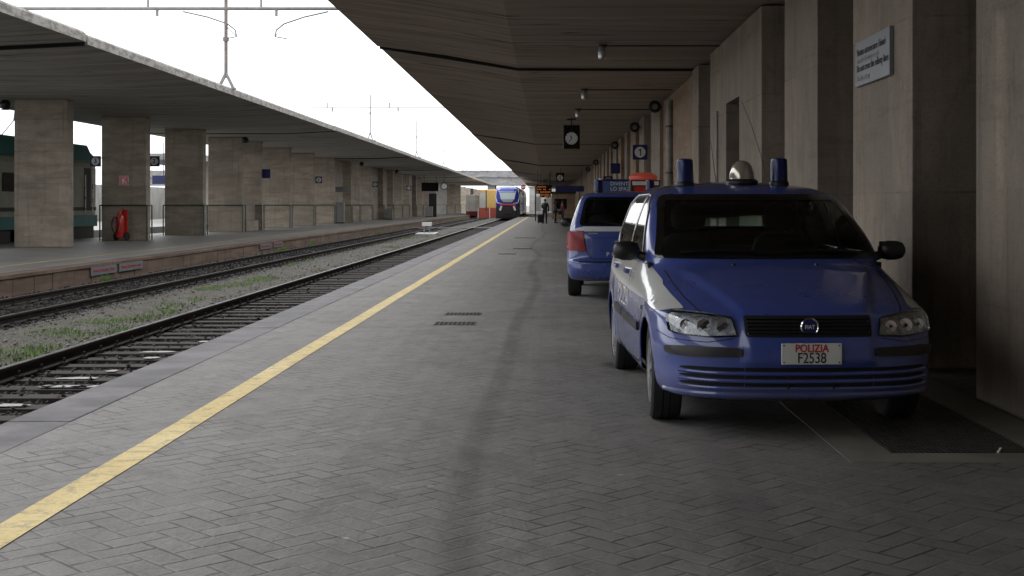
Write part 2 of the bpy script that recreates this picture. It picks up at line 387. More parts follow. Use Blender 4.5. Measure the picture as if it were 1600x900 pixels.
def text(name, s, size, mat, parent=None, loc=(0, 0, 0), rot=(R(90), 0, 0), depth=.002, align='CENTER', sx=1.0, off=0.0, split=True, fitw=0):
    cu = bpy.data.curves.new(name, 'FONT'); cu.body = s; cu.size = size; cu.extrude = depth; cu.align_x = align; cu.align_y = 'CENTER'; cu.offset = off
    t = bpy.data.objects.new(name, cu); COL.objects.link(t)
    me = bpy.data.meshes.new_from_object(t.evaluated_get(bpy.context.evaluated_depsgraph_get()))
    bpy.data.objects.remove(t); bpy.data.curves.remove(cu)
    me.name = name; me.materials.clear(); me.materials.append(MT[mat])
    if fitw: sx = fitw / max(.01, max(v.co.x for v in me.vertices) - min(v.co.x for v in me.vertices))
    for v in me.vertices: v.co.x *= sx
    if ' ' in s and split:
        xs = sorted((min(me.vertices[i].co.x for i in e.vertices), max(me.vertices[i].co.x for i in e.vertices)) for e in me.polygons); gaps = []; hi = xs[0][1]
        for a_, b_ in xs:
            if a_ > hi: gaps.append((a_ - hi, (a_ + hi) / 2))
            hi = max(hi, b_)
        cuts = sorted(g[1] for g in sorted(gaps)[-(s.count(' ')):]); res = None
        for k in range(len(cuts) + 1):
            lo = cuts[k - 1] if k else -1e9; up = cuts[k] if k < len(cuts) else 1e9; bm = bmesh.new(); bm.from_mesh(me)
            bmesh.ops.delete(bm, geom=[v for v in bm.verts if not lo < v.co.x < up], context='VERTS'); m2 = bpy.data.meshes.new(name); bm.to_mesh(m2); bm.free(); m2.materials.append(MT[mat])
            o = bpy.data.objects.new(name, m2); COL.objects.link(o); o.location = loc; o.rotation_euler = rot; o.parent = parent; res = res or o
        return res
    o = bpy.data.objects.new(name, me); COL.objects.link(o); o.location = loc; o.rotation_euler = rot
    if parent: o.parent = parent
    return o
def P(x, y, Y):   # photo pixel at depth Y
    return ((x - CX) * Y / F, Y, H - (y - CY) * Y / F)

# ------------------------------------------------------------------ ground, platforms
YB, YE = -30, 330
RAILZ = -0.30
MB().add([(-900, -300, -.62), (900, -300, -.62), (900, 2500, -.62), (-900, 2500, -.62)], [(0, 1, 2, 3)]).build('terrain', 'ground')['kind'] = 'structure'
def sheet(name, x0, x1, z, mat, amp=.02, y0=YB, y1=YE, nx=10, st=.5, zf=None):
    mb = MB(); ys = []; y = y0
    while y < y1: ys.append(y); y += st * (1 if y < 60 else 4)
    ys.append(y1)
    for y in ys:
        for i in range(nx + 1):
            x = x0 + (x1 - x0) * i / nx
            zz = z + (zf(x) if zf else 0) + random.uniform(-amp, amp)
            mb.v.append((x, y, zz))
    for j in range(len(ys) - 1):
        for i in range(nx):
            a = j * (nx + 1) + i; mb.f.append((a, a + 1, a + nx + 2, a + nx + 1)); mb.m.append(0)
    o = mb.build(name, mat, smooth=True, angle=180, norm=False); o['kind'] = 'structure'; return o
sheet('track_bed', -6.15, -3.45, -.50, 'ballast')
def hump(x):
    t = (x + 7.0) / .9; return .11 * max(0, 1 - t * t)
sheet('gravel_strip', -8.0, -6.1, -.45, 'gravel', .015, nx=12, zf=hump)
sheet('track_bed', -10.85, -7.95, -.46, 'ballast')
# near platform
pl = MB().box(-3.08, 5.2, YB, YE, -.6, 0).build('platform', 'pavers'); pl['kind'] = 'structure'
k = MB()
y = YB
while y < YE:
    L = 1.6 if y < 90 else 8; k.box(-3.5 + random.uniform(-.004, .004), -3.084, y, y + L - .008, -.6, .002 + random.uniform(-.003, .003)); y += L
k = k.build('platform_edge', 'nosing', bevel=.012); k['kind'] = 'structure'
yl = MB()
ys = [YB + i * 2 for i in range(int((200 - YB) / 2) + 1)]
for y in ys: wv = .006 * math.sin(y * .9); yl.v += [(-2.395 + wv, y, .004), (-2.225 + wv * .6, y, .004)]
for i in range(len(ys) - 1): yl.f.append((2 * i, 2 * i + 1, 2 * i + 3, 2 * i + 2)); yl.m.append(0)
yl.build('platform_line', 'yellow')['kind'] = 'structure'
# opposite platform
p2 = MB().box(-19.3, -10.84, YB, YE, -.6, 0).build('platform', 'slab'); p2['kind'] = 'structure'
k = MB(); y = YB
while y < 240:
    L = random.choice([.8, 1.0, 1.1, 1.3]); k.box(-10.8 - .04, -10.8 + random.uniform(0, .012), y, y + L - .03, -.6, -.09); y += L
k.box(-11.2, -10.77, YB, 240, -.085, .004)
k = k.build('platform_kerb', 'kerb_brown', bevel=.01); k['kind'] = 'structure'
y2 = MB().add([(-12.45, YB, .004), (-12.3, YB, .004), (-12.3, 200, .004), (-12.45, 200, .004)], [(0, 1, 2, 3)]).build('platform_line', 'yellow'); y2['kind'] = 'structure'
sheet('track_bed', -40, -19.3, -.47, 'gravel', .02, nx=24, st=2)

# iron grating with stone border beside the wall
gr = empty('floor_grating', 'square-mesh iron grating framed in pale stone beside the right wall near the closest car', 'grating', (1.64, 7.05, 0))
b = MB(); gx0, gx1, gy0, gy1 = .29, 1.1, .26, 3.6
b.box(0, gx0, 0, 3.9, -.03, .003).box(gx0 + .004, 1.42, 0, gy0, -.03, .003).box(gx1, 1.42, gy0 + .004, 3.9, -.03, .003).box(gx0 + .004, gx1 - .004, gy1, 3.9, -.03, .003)
b.build('stone_border', 'border_stone', gr)
b = MB(); MBv = MB().box(gx0, gx1, gy0, gy1, -.02, .0015).build('pit', 'void', gr)
x = gx0 + .01
while x < gx1: b.box(x, x + .007, gy0, gy1, .0, .008); x += .03
y = gy0 + .01
while y < gy1: b.box(gx0, gx1, y, y + .007, .0, .0075); y += .045
b.build('grate_bars', 'iron', gr)
def drain(x, y, w, d, label):
    o = empty('drain_cover', label, 'drain cover', (x, y, .0))
    MB().box(-w / 2, w / 2, -d / 2, d / 2, -.02, .002).build('pit', 'void', o)
    b = MB(); n = 9
    for i in range(n + 1): xx = -w / 2 + w * i / n; b.box(xx - .008, xx + .008, -d / 2, d / 2, 0, .006)
    b.box(-w / 2, w / 2, -d / 2, -d / 2 + .02, 0, .0055).box(-w / 2, w / 2, d / 2 - .02, d / 2, 0, .0055).box(-w / 2, w / 2, -.01, .01, 0, .0055)
    b.build('grate_bars', 'iron', o)
drain(-1.1, 15.3, .47, .38, 'slotted iron drain cover in the paving, the nearer and larger of the close pair')
drain(-1.09, 16.65, .44, .34, 'slotted iron drain cover in the paving, just beyond the largest one')
drain(-1.18, 37.0, .5, .5, 'small dark drain cover far down the platform close to the yellow line')
drain(-.82, 41.5, .6, .6, 'small dark drain cover far down the platform in the middle of the paving')
drain(-1.0, 55.0, .9, .7, 'farthest dark drain cover down the platform before the waiting people')

# ------------------------------------------------------------------ tracks
def rail_prof(xc):
    z = RAILZ
    return [(xc - .065, z - .15), (xc + .065, z - .15), (xc + .065, z - .135), (xc + .012, z - .12), (xc + .012, z - .045), (xc + .035, z - .035),
            (xc + .035, z - .006), (xc + .028, z), (xc - .028, z), (xc - .035, z - .006), (xc - .035, z - .035), (xc - .012, z - .045), (xc - .012, z - .12), (xc - .065, z - .135)]
def track(xc, label, sl_mat='sleeper', y1=YE):
    t = empty('railway_track', label, 'railway track', (xc, 0, 0))
    for s in (-.7525, .7525):
        b = MB().prism_y(rail_prof(s), YB, y1, 0, [0, 0, 0, 0, 0, 0, 0, 1, 0, 0, 0, 0, 0, 0]); b.build('rail', ['rail_rust', 'rail_top'], t)
    proto = MB().box(-1.2, 1.2, -.13, .13, RAILZ - .3, RAILZ - .152)
    for s in (-.7525, .7525):
        for q in (-1, 1): proto.box(s + q * .085 - .03, s + q * .085 + .03, -.05, .05, RAILZ - .152, RAILZ - .11).tube([(s + q * .085, 0, RAILZ - .11), (s + q * .085, 0, RAILZ - .06)], .016, 6)
    sp = proto.build('sleeper', sl_mat, t, bevel=.01); sp.location.y = 7.0
    for i in range(1, 100):
        c = sp.copy(); COL.objects.link(c); c.parent = t; c.location = (random.uniform(-.02, .02), 7 + i * .62, random.uniform(-.012, .006)); c.rotation_euler = (0, 0, random.uniform(-.012, .012))
    rest = MB(); y = 7 + 100 * .62
    while y < 230: rest.box(-1.2, 1.2, y - .13, y + .13, RAILZ - .3, RAILZ - .152); y += .62
    y = 6.38
    while y > YB: rest.box(-1.2, 1.2, y - .13, y + .13, RAILZ - .3, RAILZ - .152); y -= .62
    r = rest.build('far_sleepers', sl_mat, t); r['kind'] = 'stuff'
    return t
track(-4.95, 'railway track right beside the near platform edge, wet sleepers between two dark rails')
track(-9.1, 'rusty railway track along the opposite platform beyond the grassy gravel strip')

def stones(name, label, n, fn, mat, smin, smax, cat='gravel'):
    mb = MB()
    base = [(1, 0, 0), (-1, 0, 0), (0, 1, 0), (0, -1, 0), (0, 0, 1), (0, 0, -1)]
    fs = [(0, 2, 4), (2, 1, 4), (1, 3, 4), (3, 0, 4), (2, 0, 5), (1, 2, 5), (3, 1, 5), (0, 3, 5)]
    for i in range(n):
        x, y, z = fn(); s = random.uniform(smin, smax); a = random.uniform(0, 6.28); ca, sa = math.cos(a), math.sin(a); vs = []
        tl = random.uniform(-.6, .6)
        for p in base:
            q = [p[k] * s * random.uniform(.6, 1.1) + random.uniform(-.25, .25) * s for k in range(3)]
            q[2] = q[2] * .75 + q[0] * tl
            vs.append((x + q[0] * ca - q[1] * sa, y + q[0] * sa + q[1] * ca, z + q[2]))
        mb.add(vs, fs)
    o = mb.build(name, mat); tag(o, label, cat, kind='stuff'); return o
def ydist(a, b, p=2.2): return a + (b - a) * random.random() ** p
def f1():
    while True:
        x = random.uniform(-6.15, -3.5); y = ydist(7, 75)
        if abs(x + 5.7025) < .07 or abs(x + 4.1975) < .07: continue
        ph = ((y - 7) / .62) % 1
        on = (ph < .24 or ph > .76) and abs(x + 4.95) < 1.2
        if on and random.random() < .88: continue
        return x, y, (-.445 if on else -.485) + random.uniform(-.012, .012)
stones('ballast_stones', 'dark wet ballast stones between the rails beside the near platform', 9000, f1, 'stone_dark', .02, .042)
def f2():
    while True:
        x = random.uniform(-10.75, -7.95); y = ydist(14, 110)
        if abs(x + 9.8525) < .07 or abs(x + 8.3475) < .07: continue
        return x, y, -.445 + random.uniform(-.01, .02)
stones('ballast_stones', 'dark ballast stones along the rusty track by the opposite platform', 9000, f2, 'stone_dark', .022, .045)
def f3():
    x = random.choice([random.uniform(-6.4, -5.9), random.uniform(-8.1, -7.7), random.uniform(-7.9, -6.1)]); return x, ydist(11, 90), -.45 + hump(x) + random.uniform(0, .02)
stones('gravel_stones', 'pale loose stones on the strip between the two tracks', 5000, f3, 'stone_pale', .015, .04)

# pale patches on the sleepers, wet sky glints painted as flat colour
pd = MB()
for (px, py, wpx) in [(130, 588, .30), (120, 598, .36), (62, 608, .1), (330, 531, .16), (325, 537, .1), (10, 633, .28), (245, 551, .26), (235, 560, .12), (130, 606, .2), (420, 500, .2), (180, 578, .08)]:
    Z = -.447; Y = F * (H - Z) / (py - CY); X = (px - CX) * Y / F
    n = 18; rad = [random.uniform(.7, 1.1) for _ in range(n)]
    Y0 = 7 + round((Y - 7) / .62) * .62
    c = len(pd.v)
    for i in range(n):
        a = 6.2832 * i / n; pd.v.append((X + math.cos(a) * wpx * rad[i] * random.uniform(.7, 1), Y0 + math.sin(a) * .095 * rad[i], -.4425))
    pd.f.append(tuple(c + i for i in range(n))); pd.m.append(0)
pdo = pd.build('painted_glints', 'txt_grey', norm=False); tag(pdo, 'pale patches painted as wet sky glints on the sleepers of the near track', 'painted_glint', kind='stuff')

def grass(name, label, clumps, mat='grass'):
    mb = MB()
    for (cx, cy, cz, rx, ry, n, h) in clumps:
        for i in range(n):
            a = random.uniform(0, 6.28); rr = math.sqrt(random.random()); x = cx + math.cos(a) * rr * rx; y = cy + math.sin(a) * rr * ry
            hh = h * random.uniform(.4, 1.2) * (1.2 - rr * .6); b = random.uniform(0, 6.28); l = random.uniform(.1, .8) * hh; ww = random.uniform(.004, .009)
            dx, dy = math.cos(b), math.sin(b)
            mb.add([(x - dy * ww, y + dx * ww, cz - .02), (x + dy * ww, y - dx * ww, cz - .02), (x + dx * l * .5 + dy * ww * .7, y + dy * l * .5 - dx * ww * .7, cz + hh * .65), (x + dx * l, y + dy * l, cz + hh)], [(0, 1, 2), (0, 2, 3)])
    o = mb.build(name, mat, norm=False); tag(o, label, 'grass', kind='stuff')
cl = []
for (px, py, s) in [(15, 548, 1), (30, 552, .8), (80, 522, 1), (62, 540, .7), (118, 522, .6), (150, 505, 1.1), (170, 512, 1), (205, 497, .9), (240, 488, 1.2), (265, 478, .8), (300, 468, .6), (325, 453, .8), (345, 450, .5), (372, 446, .9), (410, 436, 1.2), (398, 440, .8), (462, 412, 1), (480, 405, .5), (640, 373, 1.6), (665, 370, 1.3), (610, 386, 1.2)]:
    z = -.36; Y = F * (H - z) / (py - CY); X = max(-7.7, min(-6.2, (px - CX) * Y / F)); cl.append((X, Y, -.45 + hump(X), .22 * s + .1, .5 * s + Y * .008, int(230 * s), .06))
grass('grass_tufts', 'fresh green weeds and grass in tufts on the gravel between the tracks', cl)
cl = [(random.uniform(-7.7, -6.2), ydist(10, 90, 1.5), -.4, .3, .8, 80, .05) for _ in range(60)]
grass('dry_grass', 'sparse straw coloured grass spread over the gravel between the tracks', cl, 'straw')
cl = []
for (px, py, s) in [(393, 392, 1), (450, 384, 1), (115, 440, .6), (545, 366, 1), (700, 343, 2.5), (685, 345, 2.5)]:
    Y = F * 1.82 / (py - CY); cl.append((-10.5, Y, -.42, .2 * s, .35 * s, int(300 * s), .16))
grass('weeds', 'green weeds at the foot of the opposite platform kerb', cl)

# crossing strip and dwarf signal far down the tracks
o = MB().box(-10.4, -3.6, 97.3, 98.2, -.42, -.295).build('crossing_boards', 'slab'); tag(o, 'pale board crossing laid over both tracks far down the line', 'track crossing')
ds = empty('dwarf_signal', 'small white two-post ground signal on a pale block between the tracks', 'signal', (-7.2, 77, -.36))
MB().box(-.6, .6, -.8, .8, 0, .1).build('base', 'sign_white', ds, bevel=.03)
for s in (-.16, .16): MB().tube([(s, 0, .1), (s, 0, .55)], .05, 8).build('post', 'steel', ds)
MB().box(-.3, .3, -.1, .1, .5, .72).build('lamp_box', 'sign_white', ds, bevel=.03)

# ------------------------------------------------------------------ station building on the right with its canopy
XW = 3.09
st = empty('station_building', 'long travertine station building on the right with deep pilasters and a wide concrete platform canopy', 'building', (XW, 0, 0))
def loc(o): o.location = (-XW, 0, 0); return o
joints = [-40, -6.2, 27.9, 62, 96, 130, 164, 198, 232]
for i in range(len(joints) - 1):
    y0, y1 = joints[i] + .06, joints[i + 1] - .06; dz = [0, .03, 0, .03, 0, .02, 0, 0][i]; dx = [0, 0, .06, 0, .1, 0, .05, 0][i]
    b = MB(); nx = 6
    prof = [(-3.67 + dx, 4.77 + dz), (-2.2, 4.575 + dz), (-.65, 4.30 + dz), (4.2, 4.29 + dz), (4.2, 4.95), (-3.67 + dx, 5.0 + dz)]
    b.prism_y(prof, y0, y1, 0, [0, 0, 0, 0, 0, 1])
    loc(b.build('canopy', ['ceiling', 'fascia'], st))
for j in joints[1:-1]: loc(MB().prism_y([(-3.62, 4.75), (-.65, 4.28), (4.1, 4.27), (4.1, 4.9), (-3.62, 4.9)], j - .055, j + .055).build('canopy_joint', 'void', st))
pil = [(-29, -24), (-22, -17), (-15, -10), (-8, -3.5), (-2, 2.2), (4.2, 7.2), (7.24, 9.39), (11.04, 13.18), (14.94, 17.0), (18.84, 24.8), (26.8, 28.0)]
for (a, c) in pil:
    b = MB()
    if (a, c) == (18.84, 24.8):   # with doorway
        b.box(XW, 4.0, a, 21.05, 0, 4.285); b.box(XW, 4.0, 22.6, c, 0, 4.285); b.box(XW, 4.0, 21.054, 22.596, 3.16, 4.285)
        o = loc(b.build('pilaster', ['wall'], st))
        d = MB().box(XW + .25, XW + .3, 21.05, 22.6, 0, 3.16); d.box(XW + .22, XW + .25, 21.78, 21.86, 0, 3.16).box(XW + .22, XW + .25, 21.05, 22.6, 2.2, 2.28)
        loc(d.build('door', 'gloss_black', st))
    else:
        # facing slab towards the track, dark returns
        b.box(XW, 4.0, a, c, 0, 4.285)
        o = loc(b.build('pilaster', ['wall'], st, bevel=.008))
# warm coloured wall bays farther on
b = MB().box(XW + .12, 4.0, 28.0, 36.3, 0, 4.285); loc(b.build('wall_bay', 'wall_warm', st))
loc(MB().box(XW + .02, 4.0, 36.3, 39.4, 0, 4.285).build('pilaster', 'wall', st))
y = 39.4; k = 0
while y < 228:
    Lw = [2.6, 1.8, 2.2][k % 3]; Lp = [2.2, 3.0, 1.6][k % 3]
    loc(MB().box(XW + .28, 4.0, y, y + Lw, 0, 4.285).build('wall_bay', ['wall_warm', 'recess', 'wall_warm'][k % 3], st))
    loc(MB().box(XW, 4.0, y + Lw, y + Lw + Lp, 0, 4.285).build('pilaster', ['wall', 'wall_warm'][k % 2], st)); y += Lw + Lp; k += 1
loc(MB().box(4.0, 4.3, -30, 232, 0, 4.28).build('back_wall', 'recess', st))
# unseen stone block added behind the camera to hold back sky light
blocker = empty('sky_blocker', 'tall unseen stone block added behind the viewer to hold back sky light', 'building', (-14, -16, 0))
MB().box(-7, 20, -8, 0, -.6, 9).build('wall', 'wall', blocker)
for x in range(-5, 18, 4): MB().box(x, x + 2.2, 0, .06, 1.0, 8.5).build('window', 'gloss_black', blocker)  # dark panes on the added light-blocking block
# ceiling lamps
for (px, py, lb) in [(941, 78, 'nearest and largest of the small hanging lamps under the right canopy, grey glass shade'), (913, 147, 'second hanging lamp under the right canopy, behind the largest one'), (903, 178, 'small far hanging lamp under the canopy just above the square clock')]:
    Y = F * 2.89 / (CY - (py - 8)); X = (px - CX) * Y / F
    o = empty('ceiling_lamp', lb, 'lamp', (X, Y, 4.29))
    MB().lathe([(.09, -.04), (.1, 0)], n=16).build('mount', 'black', o, smooth=True)
    MB().tube([(.08, 0, -.02), (XW - X, 0, -.02)], .014, 6).build('conduit', 'black', o)
    MB().lathe([(.055, -.26), (.075, -.24), (.085, -.12), (.06, -.04)], n=16).build('lamp_shade', 'zinc', o, smooth=True)
# loudspeakers on brackets
for i, (Y, lb) in enumerate([(35.3, 'round black loudspeaker on the right wall beside the grey downpipe, the nearest of its row'), (43.5, 'black horn loudspeaker high on the right wall above the number 1 sign'), (56.5, 'dark loudspeaker high on the right wall above the plain blue square'), (79, 'far dark loudspeaker high on the right wall, the fourth from the downpipe'), (95, 'farthest dark loudspeaker high on the right wall')]):
    o = empty('loudspeaker', lb, 'loudspeaker', (XW, Y, 3.98 if i else 4.05), group='loudspeakers along the right wall')
    MB().tube([(0, .0, 0), (-.2, 0, .02)], .02, 6).build('bracket', 'black', o)
    MB().lathe([(.12, -.28), (.17, -.26), (.15, -.2), (.1, -.1), (.07, .05), (.02, .06)], (-.22, .0, 0), 'y', 18).build('horn', 'black', o, smooth=True)
    MB().lathe([(.075, -.285), (.08, -.27)], (-.22, 0, 0), 'y', 16).build('cone', 'steel', o, smooth=True)
# pipes
o = empty('downpipe', 'grey round downpipe running up the warm stone wall with a horizontal branch', 'pipe', (XW + .04, 33.6, 0))
MB().tube([(0, 0, 0), (0, 0, 4.1)], .085, 14).build('pipe', 'pipe', o, smooth=True)
b = MB()
for z in (1, 2.2, 3.4): b.lathe([(.1, z), (.1, z + .05)], n=14)
b.build('bracket', 'iron', o)
o = MB().tube([(XW - .03, 23.6, .3), (XW - .03, 23.6, 3.1)], .022, 10).build('conduit', 'pipe', smooth=True); tag(o, 'thin shiny metal pipe on the pilaster just beyond the dark doorway', 'pipe')
pts = [P(1156, 158, 20.6), P(1158, 200, 19.5), P(1164, 262, 18.4)]; pts = [(XW - .03, p[1], p[2]) for p in pts]
o = MB().tube([pts[0], ((pts[0][0]) , (pts[0][1] + pts[1][1]) / 2, (pts[0][2] + pts[1][2]) / 2), pts[1], pts[2], (XW - .03, 18.3, 1.2)], .004, 5).build('cable', 'black'); tag(o, 'thin black cable hanging down beside the dark doorway', 'cable')
b = MB().box(XW - .05, XW, 10.2, 10.26, .0, .01)
# wall notice
ws = empty('wall_sign', 'silver two-language warning plate on the stone pilaster right of the nearest car roof', 'sign', (XW - .03, 0, 0))
ya, yb = 6273 / (1397 - 857), 6273 / (1343 - 857); z1 = H + (CY - 68) * yb / F; z0 = H - (137 - CY) * yb / F
MB().box(-.012, .028, ya, yb, z0, z1).build('plate', 'sign_silver', ws, bevel=.004)
ym = (ya + yb) / 2; hh = z1 - z0; wd = yb - ya
rt = (R(90), 0, R(-90))
for s, q, zz, mt in (('Vietato attraversare i binari', .098, .24, 'txt_black'), ('Servirsi del sottopassaggio', .08, .06, 'txt_grey'), ('Do not cross the railway lines', .098, -.12, 'txt_black'), ('Use the subway', .08, -.34, 'txt_grey')):
    text('lettering', s, q, mt, ws, (-.014, yb - .07, (z0 + z1) / 2 + zz * hh), rt, .0015, 'LEFT', 1.0, .0008)
# clocks
def clock(name, lb, X, Y, Z, wx, hz):
    o = empty(name, lb, 'clock', (X, Y, Z))
    MB().box(-wx / 2, wx / 2, 0, .18, -hz / 2, hz / 2).build('case', 'gloss_black', o, bevel=.02)
    r = wx * .37; cz = -hz * .06
    MB().lathe([(r, -.012), (r, 0)], (0, 0, cz), 'y', 32).build('dial', 'sign_white', o)
    b = MB()
    for k in range(12):
        a = k * math.pi / 6; b.obox((math.sin(a) * r * .86, -.016, cz + math.cos(a) * r * .86), (0, a, 0), .018, .004, r * .18)
    b.build('hour_marks', 'txt_black', o)
    for a, l, t in ((R(-18), .52, .035), (R(212), .75, .024)):
        MB().obox((math.sin(a) * r * l * .45, -.02, cz + math.cos(a) * r * l * .45), (0, a, 0), t, .004, r * l).build('hand', 'txt_black', o)
    MB().tube([(0, .09, hz / 2), (0, .09, 4.3 - Z)], .025, 8).box(-.15, .15, .04, .14, 4.24 - Z, 4.285 - Z).build('hanger', 'black', o)
X, Y, Z = P(893, 214, 43.5); clock('station_clock', 'black square station clock with a white dial hanging from the near canopy', X, Y, Z, .56, .80)
X, Y, Z = P(875, 277, 118); clock('station_clock', 'small far station clock hanging beside the orange departure boards', X, Y, Z, .75, .85)
# number signs
def num_sign(lb, s, X, Y, Z, w, side=1, arm=.3):
    o = empty('platform_number_sign', lb, 'sign', (X, Y, Z))
    MB().box(-w / 2, w / 2, 0, .05, -w / 2, w / 2).build('panel', 'sign_blue', o, bevel=.006)
    MB().lathe([(w * .36, -.004), (w * .36, .0)], (0, 0, 0), 'y', 28).build('disc', 'sign_white', o)
    if s == '1':
        MB().add([(x * w, -.007, z * w) for x, z in ((.0, -.24), (.07, -.24), (.07, .24), (.0, .24), (-.1, .14), (-.1, .07), (.0, .13))], [(0, 1, 2, 6), (6, 2, 3, 4), (4, 5, 6)]).build('number', 'txt_black', o)
    else: text('number', s, w * .62, 'txt_black', o, (0, -.006, 0), (R(90), 0, 0), .002, off=w * .012)
    MB().tube([(side * w / 2, .025, w * .3), (side * (w / 2 + arm), .025, w * .3)], .015, 6).build('bracket', 'black', o)
num_sign('blue square sign with a white disc and the number 1 on the right wall', '1', XW - .27, 40.0, 3.02, .46, 1, .05)
X, Y, Z = P(149, 252, 51); num_sign('blue number 3 sign between the two nearest pillars of the left canopy', '3', X, Y, Z, .42, 1, .2)
X, Y, Z = P(241, 252, 52.2); num_sign('blue number 2 sign on the pillar with the red extinguisher, facing the tracks', '2', X, Y, Z, .42, -1, .1)
X, Y, Z = P(498, 281, 88); num_sign('small dark blue number sign halfway down the left canopy pillars', '2', X, Y, Z, .46, -1, .1)
X, Y, Z = P(586, 288, 117); num_sign('far number sign on the left canopy pillars beyond the halfway one', '2', X, Y, Z, .46, -1, .1)
X, Y, Z = P(639, 294, 147); num_sign('farthest number sign on the left canopy pillars near the dark display', '2', X, Y, Z, .5, -1, .1)
o = MB().box(2.62, 3.04, 55, 55.05, 2.72, 3.16).build('blue_panel', 'sign_blue', bevel=.02); tag(o, 'plain dark blue square panel on the right wall past the number 1 sign', 'sign')
X, Y, Z = P(417, 271.5, 72.0); o = MB().box(X - .25, X + .25, Y - .3, Y - .25, Z - .25, Z + .25).tube([(X, Y - .25, Z), (X, Y + .3, Z)], .03, 6).build('blue_panel', 'sign_blue', bevel=.01); tag(o, 'plain dark blue square panel on a pillar of the left canopy', 'sign')

# ------------------------------------------------------------------ canopy on the opposite platform
lc = empty('platform_canopy', 'long concrete canopy on broad travertine pillars over the opposite platform', 'canopy', (-15.8, 45, 0))
def locl(o): o.location = (15.8, -45, 0); return o
jl = [-35, -5, 29, 63, 97, 131, 165, 200, 236]
for i in range(len(jl) - 1):
    y0, y1 = jl[i] + .07, jl[i + 1] - .07; dz = [0, .05, 0, .02, 0, .02, 0, 0][i]
    prof = [(-10.3, 4.98 + dz), (-10.3, 5.16 + dz), (-10.36, 5.22 + dz), (-21.3, 5.35), (-21.3, 5.15), (-19.6, 4.88), (-12.7, 4.86 + dz)]
    locl(MB().prism_y(prof, y0, y1, 0, [1, 1, 0, 1, 0, 0, 0]).build('roof_slab', ['ceiling_left', 'fascia'], lc))
for j in jl[1:-1]: locl(MB().prism_y([(-10.32, 4.95), (-12.7, 4.83), (-19.6, 4.85), (-19.6, 5.2), (-10.34, 5.1)], j - .065, j + .065).build('roof_joint', 'void', lc))
rx = [115, 235, 322, 382, 411, 455, 492, 524, 550, 563, 582, 600, 615, 629, 640, 651, 661, 670, 681, 698, 711, 720, 728, 735, 740, 745, 750, 754, 758, 762, 766, 770]
for i, x in enumerate(rx):
    Y = 32074 / (857 - x); wd = 1.75
    b = MB().box(-15.8 - wd, -15.8, Y - .55, Y, 0, 4.87)
    mt = 'pillar' if i not in (19,) else 'pale_wall'  # one far pillar paler, the bright light on it put into its colour
    pp = b.build('pillar', mt, lc, bevel=.02); locl(pp)
    if 1 <= i:
        t = .028; X0, X1, Ya, Yb2 = -15.8 - wd - .05, -15.75, Y - .6, Y + .03
        g = MB().tube([(X0, Ya, 0), (X0, Ya, 1.38)], t, 6).tube([(X1, Ya, 0), (X1, Ya, 1.38)], t, 6).tube([(X0, Ya, 1.38), (X1, Ya, 1.38), (X1, Yb2, 1.38)], t, 6).tube([(X1, Yb2, 0), (X1, Yb2, 1.38)], t, 6)
        g.build('guard_rail', 'green_rail', pp)
# niche with ledge between pillars (low wall and waiting-room bays)
b = MB().box(-17.2, -15.9, 68.4, 71.3, 0, .55).box(-17.2, -16.1, 68.4, 71.3, .55, 1.4); o = b.build('stone_bench', 'pillar', bevel=.02); tag(o, 'stone bench block with a ledge between two pillars of the left canopy', 'bench')
b = MB()
for (x0, ya, yb) in ((-17.5, 98, 103), (-17.5, 118, 131), (-17.5, 150, 158)): b.box(x0, -16.3, ya, yb, 0, 4.86)
o = b.build('waiting_room', 'pillar', None); tag(o, 'stone waiting room walls set between the farther pillars of the left canopy', 'building')
# dark display box and clock far under left canopy
X, Y, Z = P(672, 292, 150); o = empty('departure_display', 'dark hanging departure display under the far part of the left canopy', 'display', (X, Y, Z))
MB().box(-1, 1, 0, .3, -.5, .5).build('case', 'gloss_black', o, bevel=.03); MB().tube([(-.7, .15, .5), (-.7, .15, 4.9 - Z)], .03, 6).tube([(.7, .15, .5), (.7, .15, 4.9 - Z)], .03, 6).build('hanger', 'black', o)
X, Y, Z = P(694, 291, 150); o = empty('round_clock', 'small round clock next to the dark display under the left canopy', 'clock', (X, Y, Z))
MB().lathe([(.42, 0), (.42, .15)], n=20, axis='y').build('case', 'black', o); MB().lathe([(.33, -.01), (.33, 0)], n=20, axis='y').build('dial', 'sign_white', o); MB().tube([(0, .07, .4), (0, .07, 4.9 - Z)], .03, 6).build('hanger', 'black', o)
X, Y, Z = P(676, 318, 150); o = MB().box(X - .45, X + .45, Y, Y + .1, 0, 2.7).build('dark_door', 'black'); tag(o, 'tall dark door panel beside the pale pillar under the left canopy', 'door')
# round lamps under left canopy
for (px, py, Y, lb) in [(8, 166, 43, 'dark ceiling lamp at the top left corner beside the first pillar of the left canopy'), (383, 219, 66.5, 'dark loudspeaker box under the left canopy above the fourth pillar'), (565, 261, 105, 'small dark ceiling lamp halfway along the left canopy'), (620, 268, 128, 'small dark ceiling lamp in the far half of the left canopy')]:
    X, Y, Z = P(px, py, Y); o = empty('canopy_lamp', lb, 'lamp', (X, Y, 4.86)); MB().lathe([(.05, -.3), (.16, -.26), (.19, -.12), (.1, 0)], n=14).build('lamp_body', 'black', o, smooth=True)
    MB().lathe([(.13, -.32), (.14, -.3)], n=14).build('lens', 'steel', o)
